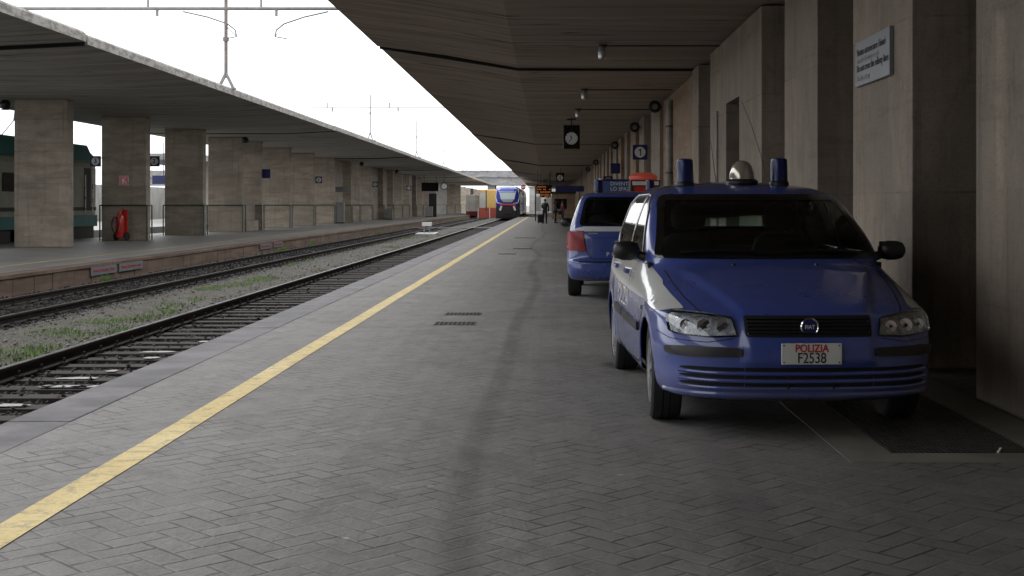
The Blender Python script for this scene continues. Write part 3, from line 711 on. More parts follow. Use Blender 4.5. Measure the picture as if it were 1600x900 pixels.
# fire sign and extinguisher
Y2 = 32074 / (857 - 235) - .55
X, Y, Z = P(193.5, 282, Y2); o = empty('fire_sign', 'small red and white fire extinguisher sign on the second pillar of the left canopy', 'sign', (X, Y2 - .02, Z))
MB().box(-.19, .19, 0, .018, -.19, .19).build('panel', 'sign_white', o); MB().box(-.178, .178, -.006, -.002, -.178, .178).build('field', 'red', o)
MB().box(-.05, .02, -.012, -.008, -.12, .05).box(-.035, .005, -.012, -.008, .05, .08).obox((.05, -.01, .06), (0, R(40), 0), .03, .004, .12).obox((.07, -.01, -.05), (0, R(-15), 0), .03, .004, .13).build('symbol', 'txt_white', o)
X = P(193, 375, Y2)[0]; fe = empty('wheeled_extinguisher', 'red wheeled fire extinguisher standing in front of the second pillar of the left canopy', 'fire extinguisher', (X, Y2 - .45, 0), R(-15))
MB().lathe([(.02, .1), (.15, .12), (.17, .2), (.17, .85), (.13, .98), (.05, 1.03), (.04, 1.1)], (.02, 0, 0), n=20).build('cylinder', 'red', fe, smooth=True)
MB().tube([(-.15, .12, .15), (-.17, .15, 1.15), (.0, .17, 1.25), (.2, .15, 1.15), (.18, .12, .15)], .018, 8).build('handle', 'red', fe, smooth=True)
for s in (-.24, .24): MB().lathe([(.16, -.03), (.17, 0), (.16, .03)], (s, .12, .17), 'x', 20).build('wheel', 'rubber', fe, smooth=True)
pts = [( -.08 + .15 * math.cos(t * .5), -.19, .62 + .3 * math.sin(t * .5)) for t in range(14)]
MB().tube(pts, .02, 6).build('hose', 'black', fe, smooth=True)
MB().box(.0, .24, .14, .18, .2, 1.2).build('back_plate', 'red', fe)
# notices on the kerb of the opposite platform
for (x0, x1, py, lb) in [(141, 181, 418, 'left plate of the near pair of white warning plates on the opposite kerb'), (185, 222, 411, 'right plate of the near pair of white warning plates on the opposite kerb'), (406, 423, 381, 'far white warning plate on the opposite kerb, left of the farther pair'), (427, 441, 378, 'far white warning plate on the opposite kerb, right of the farther pair')]:
    Ya = 10.78 * F / (857 - x0); Yb = 10.78 * F / (857 - x1); o = empty('kerb_notice', lb, 'sign', (-10.77, (Ya + Yb) / 2, -.17))
    L = Yb - Ya; MB().box(0, .012, -L / 2, L / 2, -.11, .09).build('plate', 'sign_silver', o)
    tx = text('lettering', 'Vietato attraversare i binari', .1, 'txt_red', o, (.015, 0, .0), (R(90), 0, R(90)), .001, off=.001, fitw=L * .86)
X, Y, Z = P(534, 296, 99.0); o = MB().box(X - .5, X + .5, Y - .04, Y, Z - .2, Z + .2).build('notice_plate', 'sign_silver'); tag(o, 'pale rectangular notice plate on a mid distance pillar of the left canopy', 'sign')
for (px, py, Y, w_, h_, lb) in [(532, 327, 99.0, .8, 1.6, 'grey electrical cabinet standing against a mid distance pillar of the left canopy'), (671, 329, 150, .9, 1.2, 'small pale cabinet beside the dark door under the far left canopy'), (608, 331, 124, .9, 1.0, 'low pale box at the foot of a far pillar on the left platform')]:
    X = P(px, py, Y)[0]; o = empty('cabinet', lb, 'cabinet', (X, Y - .7, 0)); MB().box(-w_ / 2, w_ / 2, -.2, .2, .08, h_).build('body', 'pipe', o, bevel=.02); MB().box(-w_ / 2 + .05, w_ / 2 - .05, -.22, -.2, .14, h_ - .06).build('door', 'steel', o); MB().box(-w_ / 2 + .04, w_ / 2 - .04, -.17, .17, 0, .08).build('plinth', 'loco_dark', o)
# catenary masts
def mast(Y, ztop, lb, beam=None):
    th = 1.0 if Y < 50 else .6
    X = -10.55; o = empty('catenary_mast', lb, 'mast', (X, Y, 5.2), group='catenary masts on the left canopy')
    MB().tube([(0, 0, .35), (0, 0, ztop - 5.2)], .06 * th, 8).tube([(0, 0, 1.55), (0, 0, 1.68)], .1 * th, 8).build('pole', 'mast' if Y < 50 else 'pipe', o, smooth=True)
    b = MB()
    for s in (-1, 1):
        b.add([(s * .3 * th, -.05, 0), (s * .2 * th, -.05, 0), (0, -.05, .4), (0, -.05, .6), (s * .3 * th, .05, 0), (s * .2 * th, .05, 0), (0, .05, .4), (0, .05, .6)], [(0, 1, 2, 3), (4, 7, 6, 5), (0, 3, 7, 4), (1, 5, 6, 2), (0, 4, 5, 1)])
    b.box(-.32, .32, -.1, .1, -.03, .03); b.build('foot', 'steel', o)
    if beam:
        zb, xa, xb = beam; zb -= 5.2
        MB().tube([(xa - X, 0, zb), (xb - X, 0, zb)], .06 * th * th, 8).build('beam', 'steel', o, smooth=True)
        for xc, s in ((-9.1, 1), (-4.95, -1), (-12.8, 0)):
            c = xc - X
            MB().tube([(c - .3, 0, zb), (c - .3, 0, zb + .3)], .04, 6).tube([(c + .2 * s, 0, zb), (c + .2 * s, 0, zb - .25)], .05, 6).build('insulator', 'steel', o)
            if s and Y < 50:
                if s == 1: c = -12.1 - X + .25
                else: c = -7.3 - X
                e = c + s * 1.7 if s == 1 else c - 1.55
                MB().tube([(c - s * .1, 0, zb - .1), (c + s * .7, 0, zb - .28), (c + s * 1.35, 0, zb - .5), (c + s * 1.6, 0, zb - .7), (c + s * 1.65, 0, zb - .92)], .028, 6).tube([(c + s * 1.65, 0, zb - .92), (c + s * 1.25, 0, zb - .99)], .02, 5).tube([(c + s * 1.65, 0, zb - .92), (c + s * 1.35, 0, zb - .62)], .015, 5).build('registration_arm', 'steel', o, smooth=True)
    return o
mast(42.5, 8.6, 'nearest overhead line mast on the left canopy edge, carrying the big cross beam', (7.82, -17.4, -3.4))
mast(76.9, 7.9, 'second overhead line mast on the left canopy edge with a thinner far cross beam', (7.16, -14, -3.4))
mast(104, 8.17, 'third overhead line mast on the left canopy edge, a bare pole'); mast(131, 7.3, 'fourth and small far overhead line mast on the left canopy edge')
mast(160, 7.0, 'farthest overhead line mast, near the end of the left canopy')

# ------------------------------------------------------------------ locomotive on track three
lo = empty('locomotive', 'old cream and teal electric locomotive standing behind the left pillars', 'locomotive', (-21.6, 49.5, -.3))
h = 8.9
prof = [(-1.4, 1.15), (1.4, 1.15), (1.42, 3.3), (1.3, 3.75), (1.0, 4.0), (-1.0, 4.0), (-1.3, 3.75), (-1.42, 3.3)]
b = MB(); n = len(prof); ysx = [(-h - .1, .86), (-h + .9, 1), (h - .9, 1), (h + .1, .86)]
for (yy, q) in ysx: b.v += [(x * q, yy, z) for x, z in prof]
for j in range(3):
    for i in range(n): b.f.append((j * n + i, j * n + (i + 1) % n, (j + 1) * n + (i + 1) % n, (j + 1) * n + i)); b.m.append(0)
b.f += [tuple(range(n)), tuple(3 * n + i for i in range(n))]; b.m += [0, 0]
b.build('body', 'loco_cream', lo, bevel=.03)
b = MB().prism_y([(-1.2, 3.98), (1.2, 3.98), (1.5, 3.6), (1.46, 3.55), (1.42, 3.7), (1.15, 4.02), (1.0, 4.35), (-1.0, 4.35)], -h + .5, h - .4)
b.build('roof', 'loco_green', lo)
b = MB().box(-1.43, 1.43, -h + .3, h - .3, .75, 1.25); b.build('skirt', 'loco_green', lo, bevel=.02)
MB().box(-1.3, 1.3, -h + .4, h - .4, .12, .8).build('underframe', 'loco_dark', lo)
MB().box(-1.44, 1.44, -h + .5, h - .5, 1.45, 1.6).build('waist_band', 'loco_dark', lo)
for s in (-5.5, 0, 5.5):
    b = MB().box(-1.2, 1.2, s - 1.9, s + 1.9, .35, .8).lathe([(.55, .75), (.58, .85)], (0, s - 1, .55), 'x', 18).lathe([(.55, .75), (.58, .85)], (0, s + 1, .55), 'x', 18).box(1.0, 1.3, s - .5, s + .5, .3, .75); b.build('bogie', 'loco_dark', lo)
for s in (-4.5, -1, 2.5): MB().box(1.41, 1.45, s - .5, s + .5, 2.2, 2.9).build('side_window', 'gloss_black', lo)
MB().box(1.41, 1.45, 7.0, 7.7, 1.5, 3.3).build('door', 'loco_dark', lo)
for s in (6.9, 7.8): MB().tube([(1.5, s, 1.3), (1.5, s, 3.0)], .03, 6).build('handrail', 'zinc', lo)
MB().tube([(-.6, 3, 4.4), (-.5, 4.2, 5.2), (0, 3.2, 5.9), (.5, 4.2, 5.2), (.6, 3, 4.4)], .03, 6).build('pantograph', 'steel', lo)
# beyond: third platform canopy, wall
far = empty('far_canopy', 'far concrete canopy glimpsed between the pillars on the left', 'canopy', (-30, 106, 0))
MB().box(-6, 1, 0, 110, 5.1, 5.6).build('roof_slab', 'ceiling_left', far)
for yy in range(6, 110, 12): MB().box(-3, -2.3, yy, yy + .6, 0, 5.1).build('pillar', 'pale_wall', far)
o = MB().box(-44, -40, 80, 260, -.5, 3.2).build('yard_wall', 'pale_wall'); tag(o, 'long pale yard wall seen through the gaps between the left pillars', 'wall')
X, Y, Z = P(250, 281, 75); o = MB().box(X - .45, X + .45, Y, Y + .06, Z - .25, Z + .25).tube([(X + .2, Y + .03, Z + .25), (X + .2, Y + .03, 5)], .02, 6).build('station_name_sign', 'sign_blue'); tag(o, 'small blue station name sign glimpsed right of the extinguisher pillar', 'sign')
p3 = MB().box(-38, -25, YB, 240, -.6, 0).build('platform', 'slab'); p3['kind'] = 'structure'

# ------------------------------------------------------------------ train coming in on the near track
tr = empty('passenger_train', 'blue nosed regional train with white trim waiting on the near track far away', 'train', (-4.75, 151, -.3))
prof0 = []
def tring(hw, zt, zb, y, n=28):
    pts = []
    for k in range(n):
        t = 2 * math.pi * k / n; c, s = math.cos(t), math.sin(t); q = 2 / 4.5
        pts.append((hw * math.copysign(abs(c) ** q, c), y + .0, (zt + zb) / 2 + (zt - zb) / 2 * math.copysign(abs(s) ** q, s)))
    return pts
b = MB(); rings = [(1.12, 3.35, 1.55, -.05), (1.3, 3.6, 1.2, .12), (1.4, 3.8, .8, .55), (1.42, 3.9, .45, 1.3), (1.42, 3.95, .45, 3), (1.42, 3.95, .45, 45)]
for hw, zt, zb, y in rings: b.v += tring(hw, zt, zb, y)
for j in range(len(rings) - 1):
    for i in range(28): b.f.append((j * 28 + i, j * 28 + (i + 1) % 28, (j + 1) * 28 + (i + 1) % 28, (j + 1) * 28 + i)); b.m.append(1 if j >= 3 else 0)
b.f.append(tuple(reversed(range(28)))); b.m.append(0)
body = b.build('body', ['train_blue', 'train_white'], tr, smooth=True, angle=50)
b = MB().add([(-.5, -.14, 2.0), (.5, -.14, 2.0), (.78, -.14, 2.35), (.95, -.1, 3.1), (-.95, -.1, 3.1), (-.78, -.14, 2.35)], [(0, 1, 2, 5), (5, 2, 3, 4)]); b.build('windscreen', 'train_glass', tr)
MB().add([(-.98, -.09, 3.17), (.98, -.09, 3.17), (1.05, .3, 3.75), (-1.05, .3, 3.75)], [(0, 1, 2, 3)]).build('destination_panel', 'train_glass', tr)
b = MB()
for s in (-1, 1): b.tube([(s * 1.2, .15, 3.65), (s * 1.38, .2, 2.6), (s * 1.22, -.02, 1.95), (s * .7, -.14, 1.8)], .06, 6)
b.build('white_trim', 'train_white', tr)
MB().box(-.95, .95, -.2, .1, 1.62, 1.80).build('coupler_panel', 'red', tr, bevel=.04)
for s in (-.85, .85): MB().lathe([(.1, -.26), (.1, -.1)], (s, 0, 1.85), 'y', 14).build('headlight', 'glow_red', tr)
b = MB().box(-1.36, 1.36, .1, 2, 0.1, 1.5); b.obox((-.8, -.06, 1.3), (0, R(20), 0), .22, .2, .55, 1).obox((.8, -.06, 1.3), (0, R(-20), 0), .22, .2, .55, 1); b.box(-1.0, 1.0, -.12, .2, .3, 1.55); b.box(-.5, .5, -.3, .2, .6, 1.1); b.box(-1.35, 1.35, 2, 45, .1, .6); b.build('skirt', ['black', 'train_white'], tr)
b = MB()
for yy in range(4, 44, 3): b.box(1.405, 1.44, yy, yy + 2.2, 2.0, 2.9)
b.build('side_windows', 'train_glass', tr)
MB().box(1.40, 1.43, 1.6, 45, .6, 1.7).build('side_band', 'train_blue', tr)
MB().tube([(0, 5, 3.95), (.3, 6, 4.6), (-.2, 5, 5.3), (.5, 5, 5.35)], .04, 6).box(-.6, .6, 3, 7, 3.9, 4.1).build('pantograph', 'steel', tr)
# second train / coloured works on the left track, fences and buildings at the end
o = empty('yellow_railcar', 'yellow and grey railcar standing left of the blue nosed train', 'railcar', (-8.1, 178, -.3))
MB().box(-1.4, 1.4, 0, 30, .5, 3.8).build('body', 'ochre', o, bevel=.15); MB().box(-1.35, -.5, -.05, 0, .9, 3.4).build('cab_window', 'pale_wall', o); MB().box(-.5, -.38, -.06, .01, .5, 3.7).build('door_post', 'loco_dark', o); MB().box(-1.42, 1.42, -.06, 30, .3, 1.3).build('skirt', 'orange_panel', o)
o = empty('shunting_wagon', 'pale grey wagon end left of the yellow railcar', 'wagon', (-10.6, 180, -.3)); MB().box(-.8, 1.2, 0, 12, .5, 3.1).build('body', 'pale_wall', o, bevel=.1); MB().box(-.82, 1.22, -.05, 12, .2, .8).build('skirt', 'cloth_red', o)
o = empty('road_bridge', 'grey concrete road bridge crossing the line beyond the trains', 'bridge', (-20, 265, 0))
MB().box(-70, 60, 0, 9, 5.4, 7.4).build('deck', 'bridge', o); MB().box(-70, 60, -.3, 0, 7.0, 8.4).build('parapet', 'bridge', o)
for x in (-50, -30, -9, 7.5, 24): MB().box(x, x + 1.6, 1, 8, -.6, 5.4).build('pier', 'bridge', o)
b = MB(); x = -70
while x < 60: b.tube([(x, 0, 8.3), (x, 0, 8.3 + random.uniform(.3, 1.3))], .05, 5); x += random.uniform(2, 5)
b.build('railing', 'steel', o)
o = empty('end_building', 'pale low building at the bright end of the line right of the train', 'building', (-3, 236, 0)); MB().box(-.5, 9, 0, 10, -.5, 4.6).build('wall', 'pale_wall', o); MB().box(-.8, 9.3, -.4, 10, 4.6, 4.9).build('roof', 'train_white', o)
for x in (.5, 2.6, 5, 7): MB().box(x, x + 1.1, -.06, 0, .3, 2.9).build('window', 'steel', o)
o = empty('red_crossing_sign', 'small red sign on a post beside the far end of the near platform', 'sign', (-3.3, 170, 0)); MB().tube([(0, 0, 0), (0, 0, 3.6)], .05, 6).build('post', 'zinc', o); MB().lathe([(.33, 0), (.33, .05)], (0, -.1, 3.7), 'y', 20).build('disc', 'red', o); MB().box(-.25, .25, -.12, -.1, 3.6, 3.8).build('bar', 'sign_white', o)
fn = empty('safety_fence', 'low orange safety netting fence by the far trains', 'fence', (-7.6, 168, -.4))
MB().box(-1.6, 1.6, 0, .03, .1, 1.0).build('netting', 'orange_panel', fn)
for x in (-1.5, 0, 1.5): MB().tube([(x, -.05, 0), (x, -.05, 1.4)], .05, 6).build('post', 'sign_white', fn)

# ------------------------------------------------------------------ departure boards, kiosk, vending machines
for (px, py, Y, w_, h_, lb) in [(850, 296, 112, 1.35, .75, 'hanging departure board with two orange text rows, the upper one'), (852, 304.5, 118, 1.0, .45, 'small orange lit board hanging just below the upper departure board')]:
    X, Y, Z = P(px, py, Y); o = empty('departure_board', lb, 'display', (X, Y, Z)); MB().box(-w_ / 2, w_ / 2, 0, .3, -h_ / 2, h_ / 2).build('case', 'gloss_black', o, bevel=.03)
    b = MB()
    for r in range(3):
        for c in range(9):
            if random.random() < .7: b.box(-w_ * .43 + c * w_ * .096, -w_ * .43 + c * w_ * .096 + w_ * .07, -.012, -.004, h_ * .3 - r * h_ * .3 - .05, h_ * .3 - r * h_ * .3 + .05)
    b.build('text_rows', 'led_amber', o); MB().tube([(-w_ * .4, .15, h_ / 2), (-w_ * .4, .15, 4.29 - Z)], .03, 6).tube([(w_ * .4, .15, h_ / 2), (w_ * .4, .15, 4.29 - Z)], .03, 6).build('hanger', 'black', o)
X, Y, Z = P(843, 310, 112); o = MB().tube([(X - .35, 112, 0), (X - .35, 112, 3.0)], .05, 8).build('sign_post', 'black'); tag(o, 'black post below the departure boards', 'post')
ks = empty('kiosk', 'brown platform kiosk behind the waiting people', 'kiosk', (1.3, 128, 0))
MB().box(-1.0, 1.3, 0, 3, 0, 2.5).build('wall', 'wall_warm', ks); MB().box(-1.1, 1.4, -.2, 3, 2.5, 2.7).build('roof', 'black', ks); MB().box(-.7, .5, -.03, 0, 1.0, 2.0).build('window', 'gloss_black', ks)
# hanging cross sign in the dark part
X, Y, Z = P(880, 299, 100); o = empty('direction_sign', 'dark wide direction sign hanging across the platform above the people', 'sign', (X + .6, Y, Z + .2)); MB().box(-1.2, 1.0, 0, .12, -.22, .22).build('panel', 'sign_blue', o); MB().tube([(-.8, .06, .2), (-.8, .06, 1.6)], .02, 6).tube([(.8, .06, .2), (.8, .06, 1.6)], .02, 6).build('hanger', 'black', o)
o = empty('round_sign', 'small dark sign with a white ring on the right wall above the farther car', 'sign', (XW - .25, 62, 2.55)); MB().box(-.22, .22, 0, .05, -.22, .22).build('panel', 'black', o); b = MB(); b.lathe([(.16, -.01), (.16, 0)], n=20, axis='y'); b.build('disc', 'txt_grey', o); MB().lathe([(.1, -.014), (.1, -.01)], n=20, axis='y').build('centre', 'black', o)
vm = empty('vending_machine', 'dark blue lit vending machine with white lettering against the right wall behind the farther car', 'vending machine', (XW - .75, 33.0, 0))
MB().box(-1.0, .15, 0, .8, 0, 2.05).build('cabinet', 'sign_blue', vm, bevel=.02); MB().box(-.95, .1, -.012, .0, .6, 2.0).build('front_panel', 'screen', vm)
text('lettering', 'DIVENTA', .13, 'txt_white', vm, (-.5, -.02, 1.93)); text('lettering', 'LO SPAZIO', .13, 'txt_white', vm, (-.45, -.02, 1.80))
MB().box(-.93, -.35, -.02, -.013, .85, 1.62).build('picture', 'teal_lit', vm); MB().box(-1.04, -.99, -.02, .8, 0, 2.07).build('side_edge', 'sign_white', vm)
v2 = empty('photo_booth', 'red topped snack machine with a glowing strip beside the blue vending machine', 'vending machine', (XW - .42, 30.5, 0))
MB().box(-.75, -.05, 0, .7, 0, 1.98).build('cabinet', 'black', v2, bevel=.02); MB().lathe([(.28, .0), (.34, .05), (.34, .12), (.2, .2)], (-.42, .33, 1.96), n=20).build('lamp_top', 'glow_red', v2, smooth=True); MB().box(-.66, -.12, -.02, -.0, 1.5, 1.83).build('sign_panel', 'red', v2); MB().box(-.7, -.08, -.025, -.003, 1.86, 1.95).build('light_strip', 'sign_white', v2)

# ------------------------------------------------------------------ people
def skin_mesh(name, joints, edges, mat, parent, root=0, sub=2):
    me = bpy.data.meshes.new(name); me.from_pydata([j[0] for j in joints], edges, []); me.materials.append(MT[mat])
    o = bpy.data.objects.new(name, me); COL.objects.link(o); o.parent = parent
    sk = o.modifiers.new('skin', 'SKIN'); 
    for i, j in enumerate(joints):
        sv = me.skin_vertices[0].data[i]; sv.radius = j[1] if isinstance(j[1], tuple) else (j[1], j[1]); sv.use_root = (i == root)
    sk.use_smooth_shade = True
    s2 = o.modifiers.new('sub', 'SUBSURF'); s2.levels = sub; s2.render_levels = sub
    return o
def person(lb, X, Y, rz, pose, coat, trousers, hair_long=False, scale=1.0):
    p = empty('person', lb, 'person', (X, Y, 0), rz)
    hip = Vector((0, 0, .95)); lean = pose.get('lean', 0)
    def up(z, y=0): return Vector((0, y - lean * (z - .95), z))
    ch, nk, hd, tp = up(1.28), up(1.50), up(1.60, -.02), up(1.72, -.02)
    J = [(hip, (.15, .12)), (up(1.12), (.135, .10)), (ch, (.17, .12)), (nk, .055), (hd, (.08, .095)), (tp, (.075, .09))]; Ed = [(0, 1), (1, 2), (2, 3), (3, 4), (4, 5)]
    arms = pose.get('arms', [((-.24, 0, 1.15), (-.26, -.05, .88)), ((.24, 0, 1.15), (.26, -.05, .88))])
    legs = pose.get('legs', [((-.1, -.02, .5), (-.11, .03, .08)), ((.1, .02, .5), (.13, 0, .08))])
    arm_idx = []; leg_idx = []
    for s, (el, wr) in zip((-1, 1), arms):
        sh = up(1.42) + Vector((s * .18, 0, 0)); i = len(J); J += [(sh, .06), (Vector(el), .042), (Vector(wr), .03)]; Ed += [(2, i), (i, i + 1), (i + 1, i + 2)]; arm_idx.append((sh, Vector(el), Vector(wr)))
        d = (Vector(wr) - Vector(el)).normalized(); pm = Vector(wr) + d * .06; k = len(J); J.append((pm, (.035, .018))); Ed.append((i + 2, k))
        for q in range(4):
            a = pm + d * .03 + Vector((0, (q - 1.5) * .022, 0)); b_ = a + d * (.05 + .01 * (q in (1, 2))) + Vector((-s * .012, 0, 0)); n_ = len(J); J += [(a, .009), (b_, .008)]; Ed += [(k, n_), (n_, n_ + 1)]
        n_ = len(J); J += [(Vector(wr) + d * .04 + Vector((0, -.04, 0)), .01), (Vector(wr) + d * .08 + Vector((0, -.055, 0)), .009)]; Ed += [(k, n_), (n_, n_ + 1)]
    for s, (kn, an) in zip((-1, 1), legs):
        hp = Vector((s * .09, 0, .88)); i = len(J); kn, an = Vector(kn), Vector(an); J += [(hp, .085), (kn, .055), (an, .04), (an + Vector((0, -.14, -.045)), (.04, .03))]; Ed += [(0, i), (i, i + 1), (i + 1, i + 2), (i + 2, i + 3)]; leg_idx.append((hp, kn, an))
    skin_mesh('body', J, Ed, 'skin', p, 0, 1)
    J = [(up(.86), (.18, .14)), (up(1.12), (.165, .13)), (up(1.36), (.19, .135)), (up(1.49), (.075, .075))]; Ed = [(0, 1), (1, 2), (2, 3)]
    for (a, b_, c) in arm_idx: i = len(J); J += [(a, .075), (b_, .058), (c, .045)]; Ed += [(2, i), (i, i + 1), (i + 1, i + 2)]
    skin_mesh('coat', J, Ed, coat, p, 0, 2)
    J = [(Vector((0, 0, .93)), (.155, .125))]; Ed = []
    for (a, b_, c) in leg_idx: i = len(J); J += [(a, .1), (b_, .072), (c + Vector((0, 0, .02)), .06)]; Ed += [(0, i), (i, i + 1), (i + 1, i + 2)]
    skin_mesh('trousers', J, Ed, trousers, p, 0, 2)
    for (a, b_, c) in leg_idx: MB().lathe([(.045, -.08), (.055, -.06), (.055, .03), (.045, .05)], c, n=12).obox(c + Vector((0, -.07, -.045)), (0, 0, 0), .1, .26, .07).build('shoe', 'black', p, smooth=True)
    b = MB(); c = up(1.67, .0)
    for i in range(7):
        a = -math.pi / 2 * .2 + i / 6 * (math.pi / 2 * 1.2); r_ = .098 * math.cos(a); zz = .115 * math.sin(a)
        b.v += [tuple(c + Vector((r_ * math.cos(t * .5236), r_ * 1.12 * math.sin(t * .5236) + .015, zz))) for t in range(12)]
    for i in range(6):
        for t in range(12): b.f.append((i * 12 + t, i * 12 + (t + 1) % 12, (i + 1) * 12 + (t + 1) % 12, (i + 1) * 12 + t)); b.m.append(0)
    if hair_long: b.lathe([(.09, -.2), (.1, -.1), (.09, 0)], c + Vector((0, .04, 0)), n=12)
    b.build('hair', 'hair', p, smooth=True)
    b = MB(); f = hd + Vector((0, -.085, .035))
    for s in (-.032, .032): b.lathe([(.002, -.012), (.01, -.006), (.01, .0)], f + Vector((s, -.012, .01)), 'y', 8)
    b.obox(f + Vector((0, -.02, -.02)), (R(-15), 0, 0), .02, .03, .045).obox(f + Vector((0, -.012, -.062)), (0, 0, 0), .045, .012, .01); b.build('face', 'skin', p, smooth=True)
    p.scale = (scale,) * 3
    return p
fz = F * H
def gp(px, py): Y = fz / (py - CY); return (px - CX) * Y / F, Y
X, Y = gp(851.5, 349); person('person in a long black coat standing beside the dark suitcase, facing away', X, Y, R(170), {'lean': .06, 'arms': [((-.26, 0, 1.15), (-.24, -.06, .86)), ((.25, -.1, 1.16), (.2, -.28, 1.1))]}, 'cloth_black', 'cloth_black', scale=1.04)
sx, sy = gp(844.5, 349); sc_ = empty('suitcase', 'dark upright wheeled suitcase beside the person in the long black coat', 'suitcase', (sx, sy, 0), R(10)); MB().box(-.22, .22, -.14, .14, .06, .66).build('shell', 'cloth_black', sc_, bevel=.04); MB().tube([(-.12, .1, .66), (-.12, .1, .95), (.12, .1, .95), (.12, .1, .66)], .012, 6).build('handle', 'steel', sc_)
for s in (-.16, .16): MB().lathe([(.035, -.02), (.035, .02)], (s, .1, .035), 'x', 10).build('wheel', 'black', sc_)
X, Y = gp(868, 348.5); person('person in dark clothes holding a bag, standing facing the one with the suitcase', X, Y, R(80), {'lean': -.03, 'arms': [((-.25, -.08, 1.14), (-.22, -.25, 1.05)), ((.25, 0, 1.14), (.27, -.04, .86))]}, 'cloth_grey', 'cloth_black', True)
X, Y = gp(875, 346); o = empty('handbag', 'dark shoulder bag hanging at the side of the person nearest the wall', 'bag', (X - .02, Y - 4, .62)); MB().box(-.17, .17, -.08, .08, 0, .3).build('pouch', 'cloth_black', o, bevel=.04); MB().tube([(-.13, 0, .28), (-.05, 0, .62), (.05, 0, .62), (.13, 0, .28)], .012, 6).build('strap', 'cloth_black', o)
X, Y = gp(879, 344); person('person in a maroon jacket farther back against the right wall', X, Y, R(-60), {}, 'cloth_red', 'denim')
X, Y = gp(884, 341); person('farthest small figure in black by the right wall', X, Y, R(30), {}, 'cloth_black', 'denim')

# ================================================================== cars
def crom(p0, p1, p2, p3, t):
    return .5 * ((2 * p1) + (-p0 + p2) * t + (2 * p0 - 5 * p1 + 4 * p2 - p3) * t * t + (-p0 + 3 * p1 - 3 * p2 + p3) * t ** 3)
def outline(row, N, taper):
    z, yf, w_, yr, Lf, Lr, nf, nr = row; pts = []
    K = 60
    for k in range(K + 1):
        t = k / K * math.pi / 2; pts.append((w_ * math.sin(t) ** (2 / nf), yf + Lf * (1 - math.cos(t) ** (2 / nf))))
    for k in range(K + 1):
        t = math.pi / 2 - k / K * math.pi / 2; pts.append((w_ * math.sin(t) ** (2 / nr), yr - Lr * (1 - math.cos(t) ** (2 / nr))))
    d = [0]
    for i in range(1, len(pts)): d.append(d[-1] + math.hypot(pts[i][0] - pts[i - 1][0], pts[i][1] - pts[i - 1][1]))
    out = []; j = 0; T = d[-1]
    for k in range(N + 1):
        q = T * k / N
        while j < len(d) - 2 and d[j + 1] < q: j += 1
        f = 0 if d[j + 1] == d[j] else (q - d[j]) / (d[j + 1] - d[j]); out.append((pts[j][0] + (pts[j + 1][0] - pts[j][0]) * f, pts[j][1] + (pts[j + 1][1] - pts[j][1]) * f))
    return [(taper(x, y, z), y) for x, y in out]
def pip(pt, poly):
    x, y = pt; c = False; n = len(poly)
    for i in range(n):
        x1, y1 = poly[i]; x2, y2 = poly[i - 1]
        if (y1 > y) != (y2 > y) and x < (x2 - x1) * (y - y1) / (y2 - y1) + x1: c = not c
    return c
def rounded(poly, r, n=5):
    out = []; m_ = len(poly); rs = r if isinstance(r, (list, tuple)) else [r] * m_
    for i in range(m_):
        p, a, b = Vector(poly[i]), Vector(poly[i - 1]), Vector(poly[(i + 1) % m_]); rr = rs[i]
        if rr <= 0: out.append(tuple(p)); continue
        da, db = (a - p), (b - p); la, lb = min(rr, da.length * .48), min(rr, db.length * .48); pa, pb = p + da.normalized() * la, p + db.normalized() * lb
        for k in range(n + 1):
            t = k / n; out.append(tuple((1 - t) ** 2 * pa + 2 * t * (1 - t) * p + t * t * pb))
    return out
def inset(poly, d):
    """shrink a ccw/cw polygon by d (approx)"""
    area = sum(poly[i - 1][0] * poly[i][1] - poly[i][0] * poly[i - 1][1] for i in range(len(poly))); s = 1 if area > 0 else -1
    out = []; m_ = len(poly)
    for i in range(m_):
        a, p, b = Vector(poly[i - 1]), Vector(poly[i]), Vector(poly[(i + 1) % m_]); t = (b - a)
        if t.length < 1e-6: out.append(tuple(p)); continue
        t.normalize(); nrm = Vector((-t.y, t.x)) * s; out.append(tuple(p + nrm * d))
    return out
def dense(poly, st, closed=True):
    out = []; n = len(poly)
    for i in range(n if closed else n - 1):
        a, b = Vector(poly[i]), Vector(poly[(i + 1) % n]); k = max(1, int((b - a).length / st))
        for q in range(k): out.append(tuple(a + (b - a) * q / k))
    return out
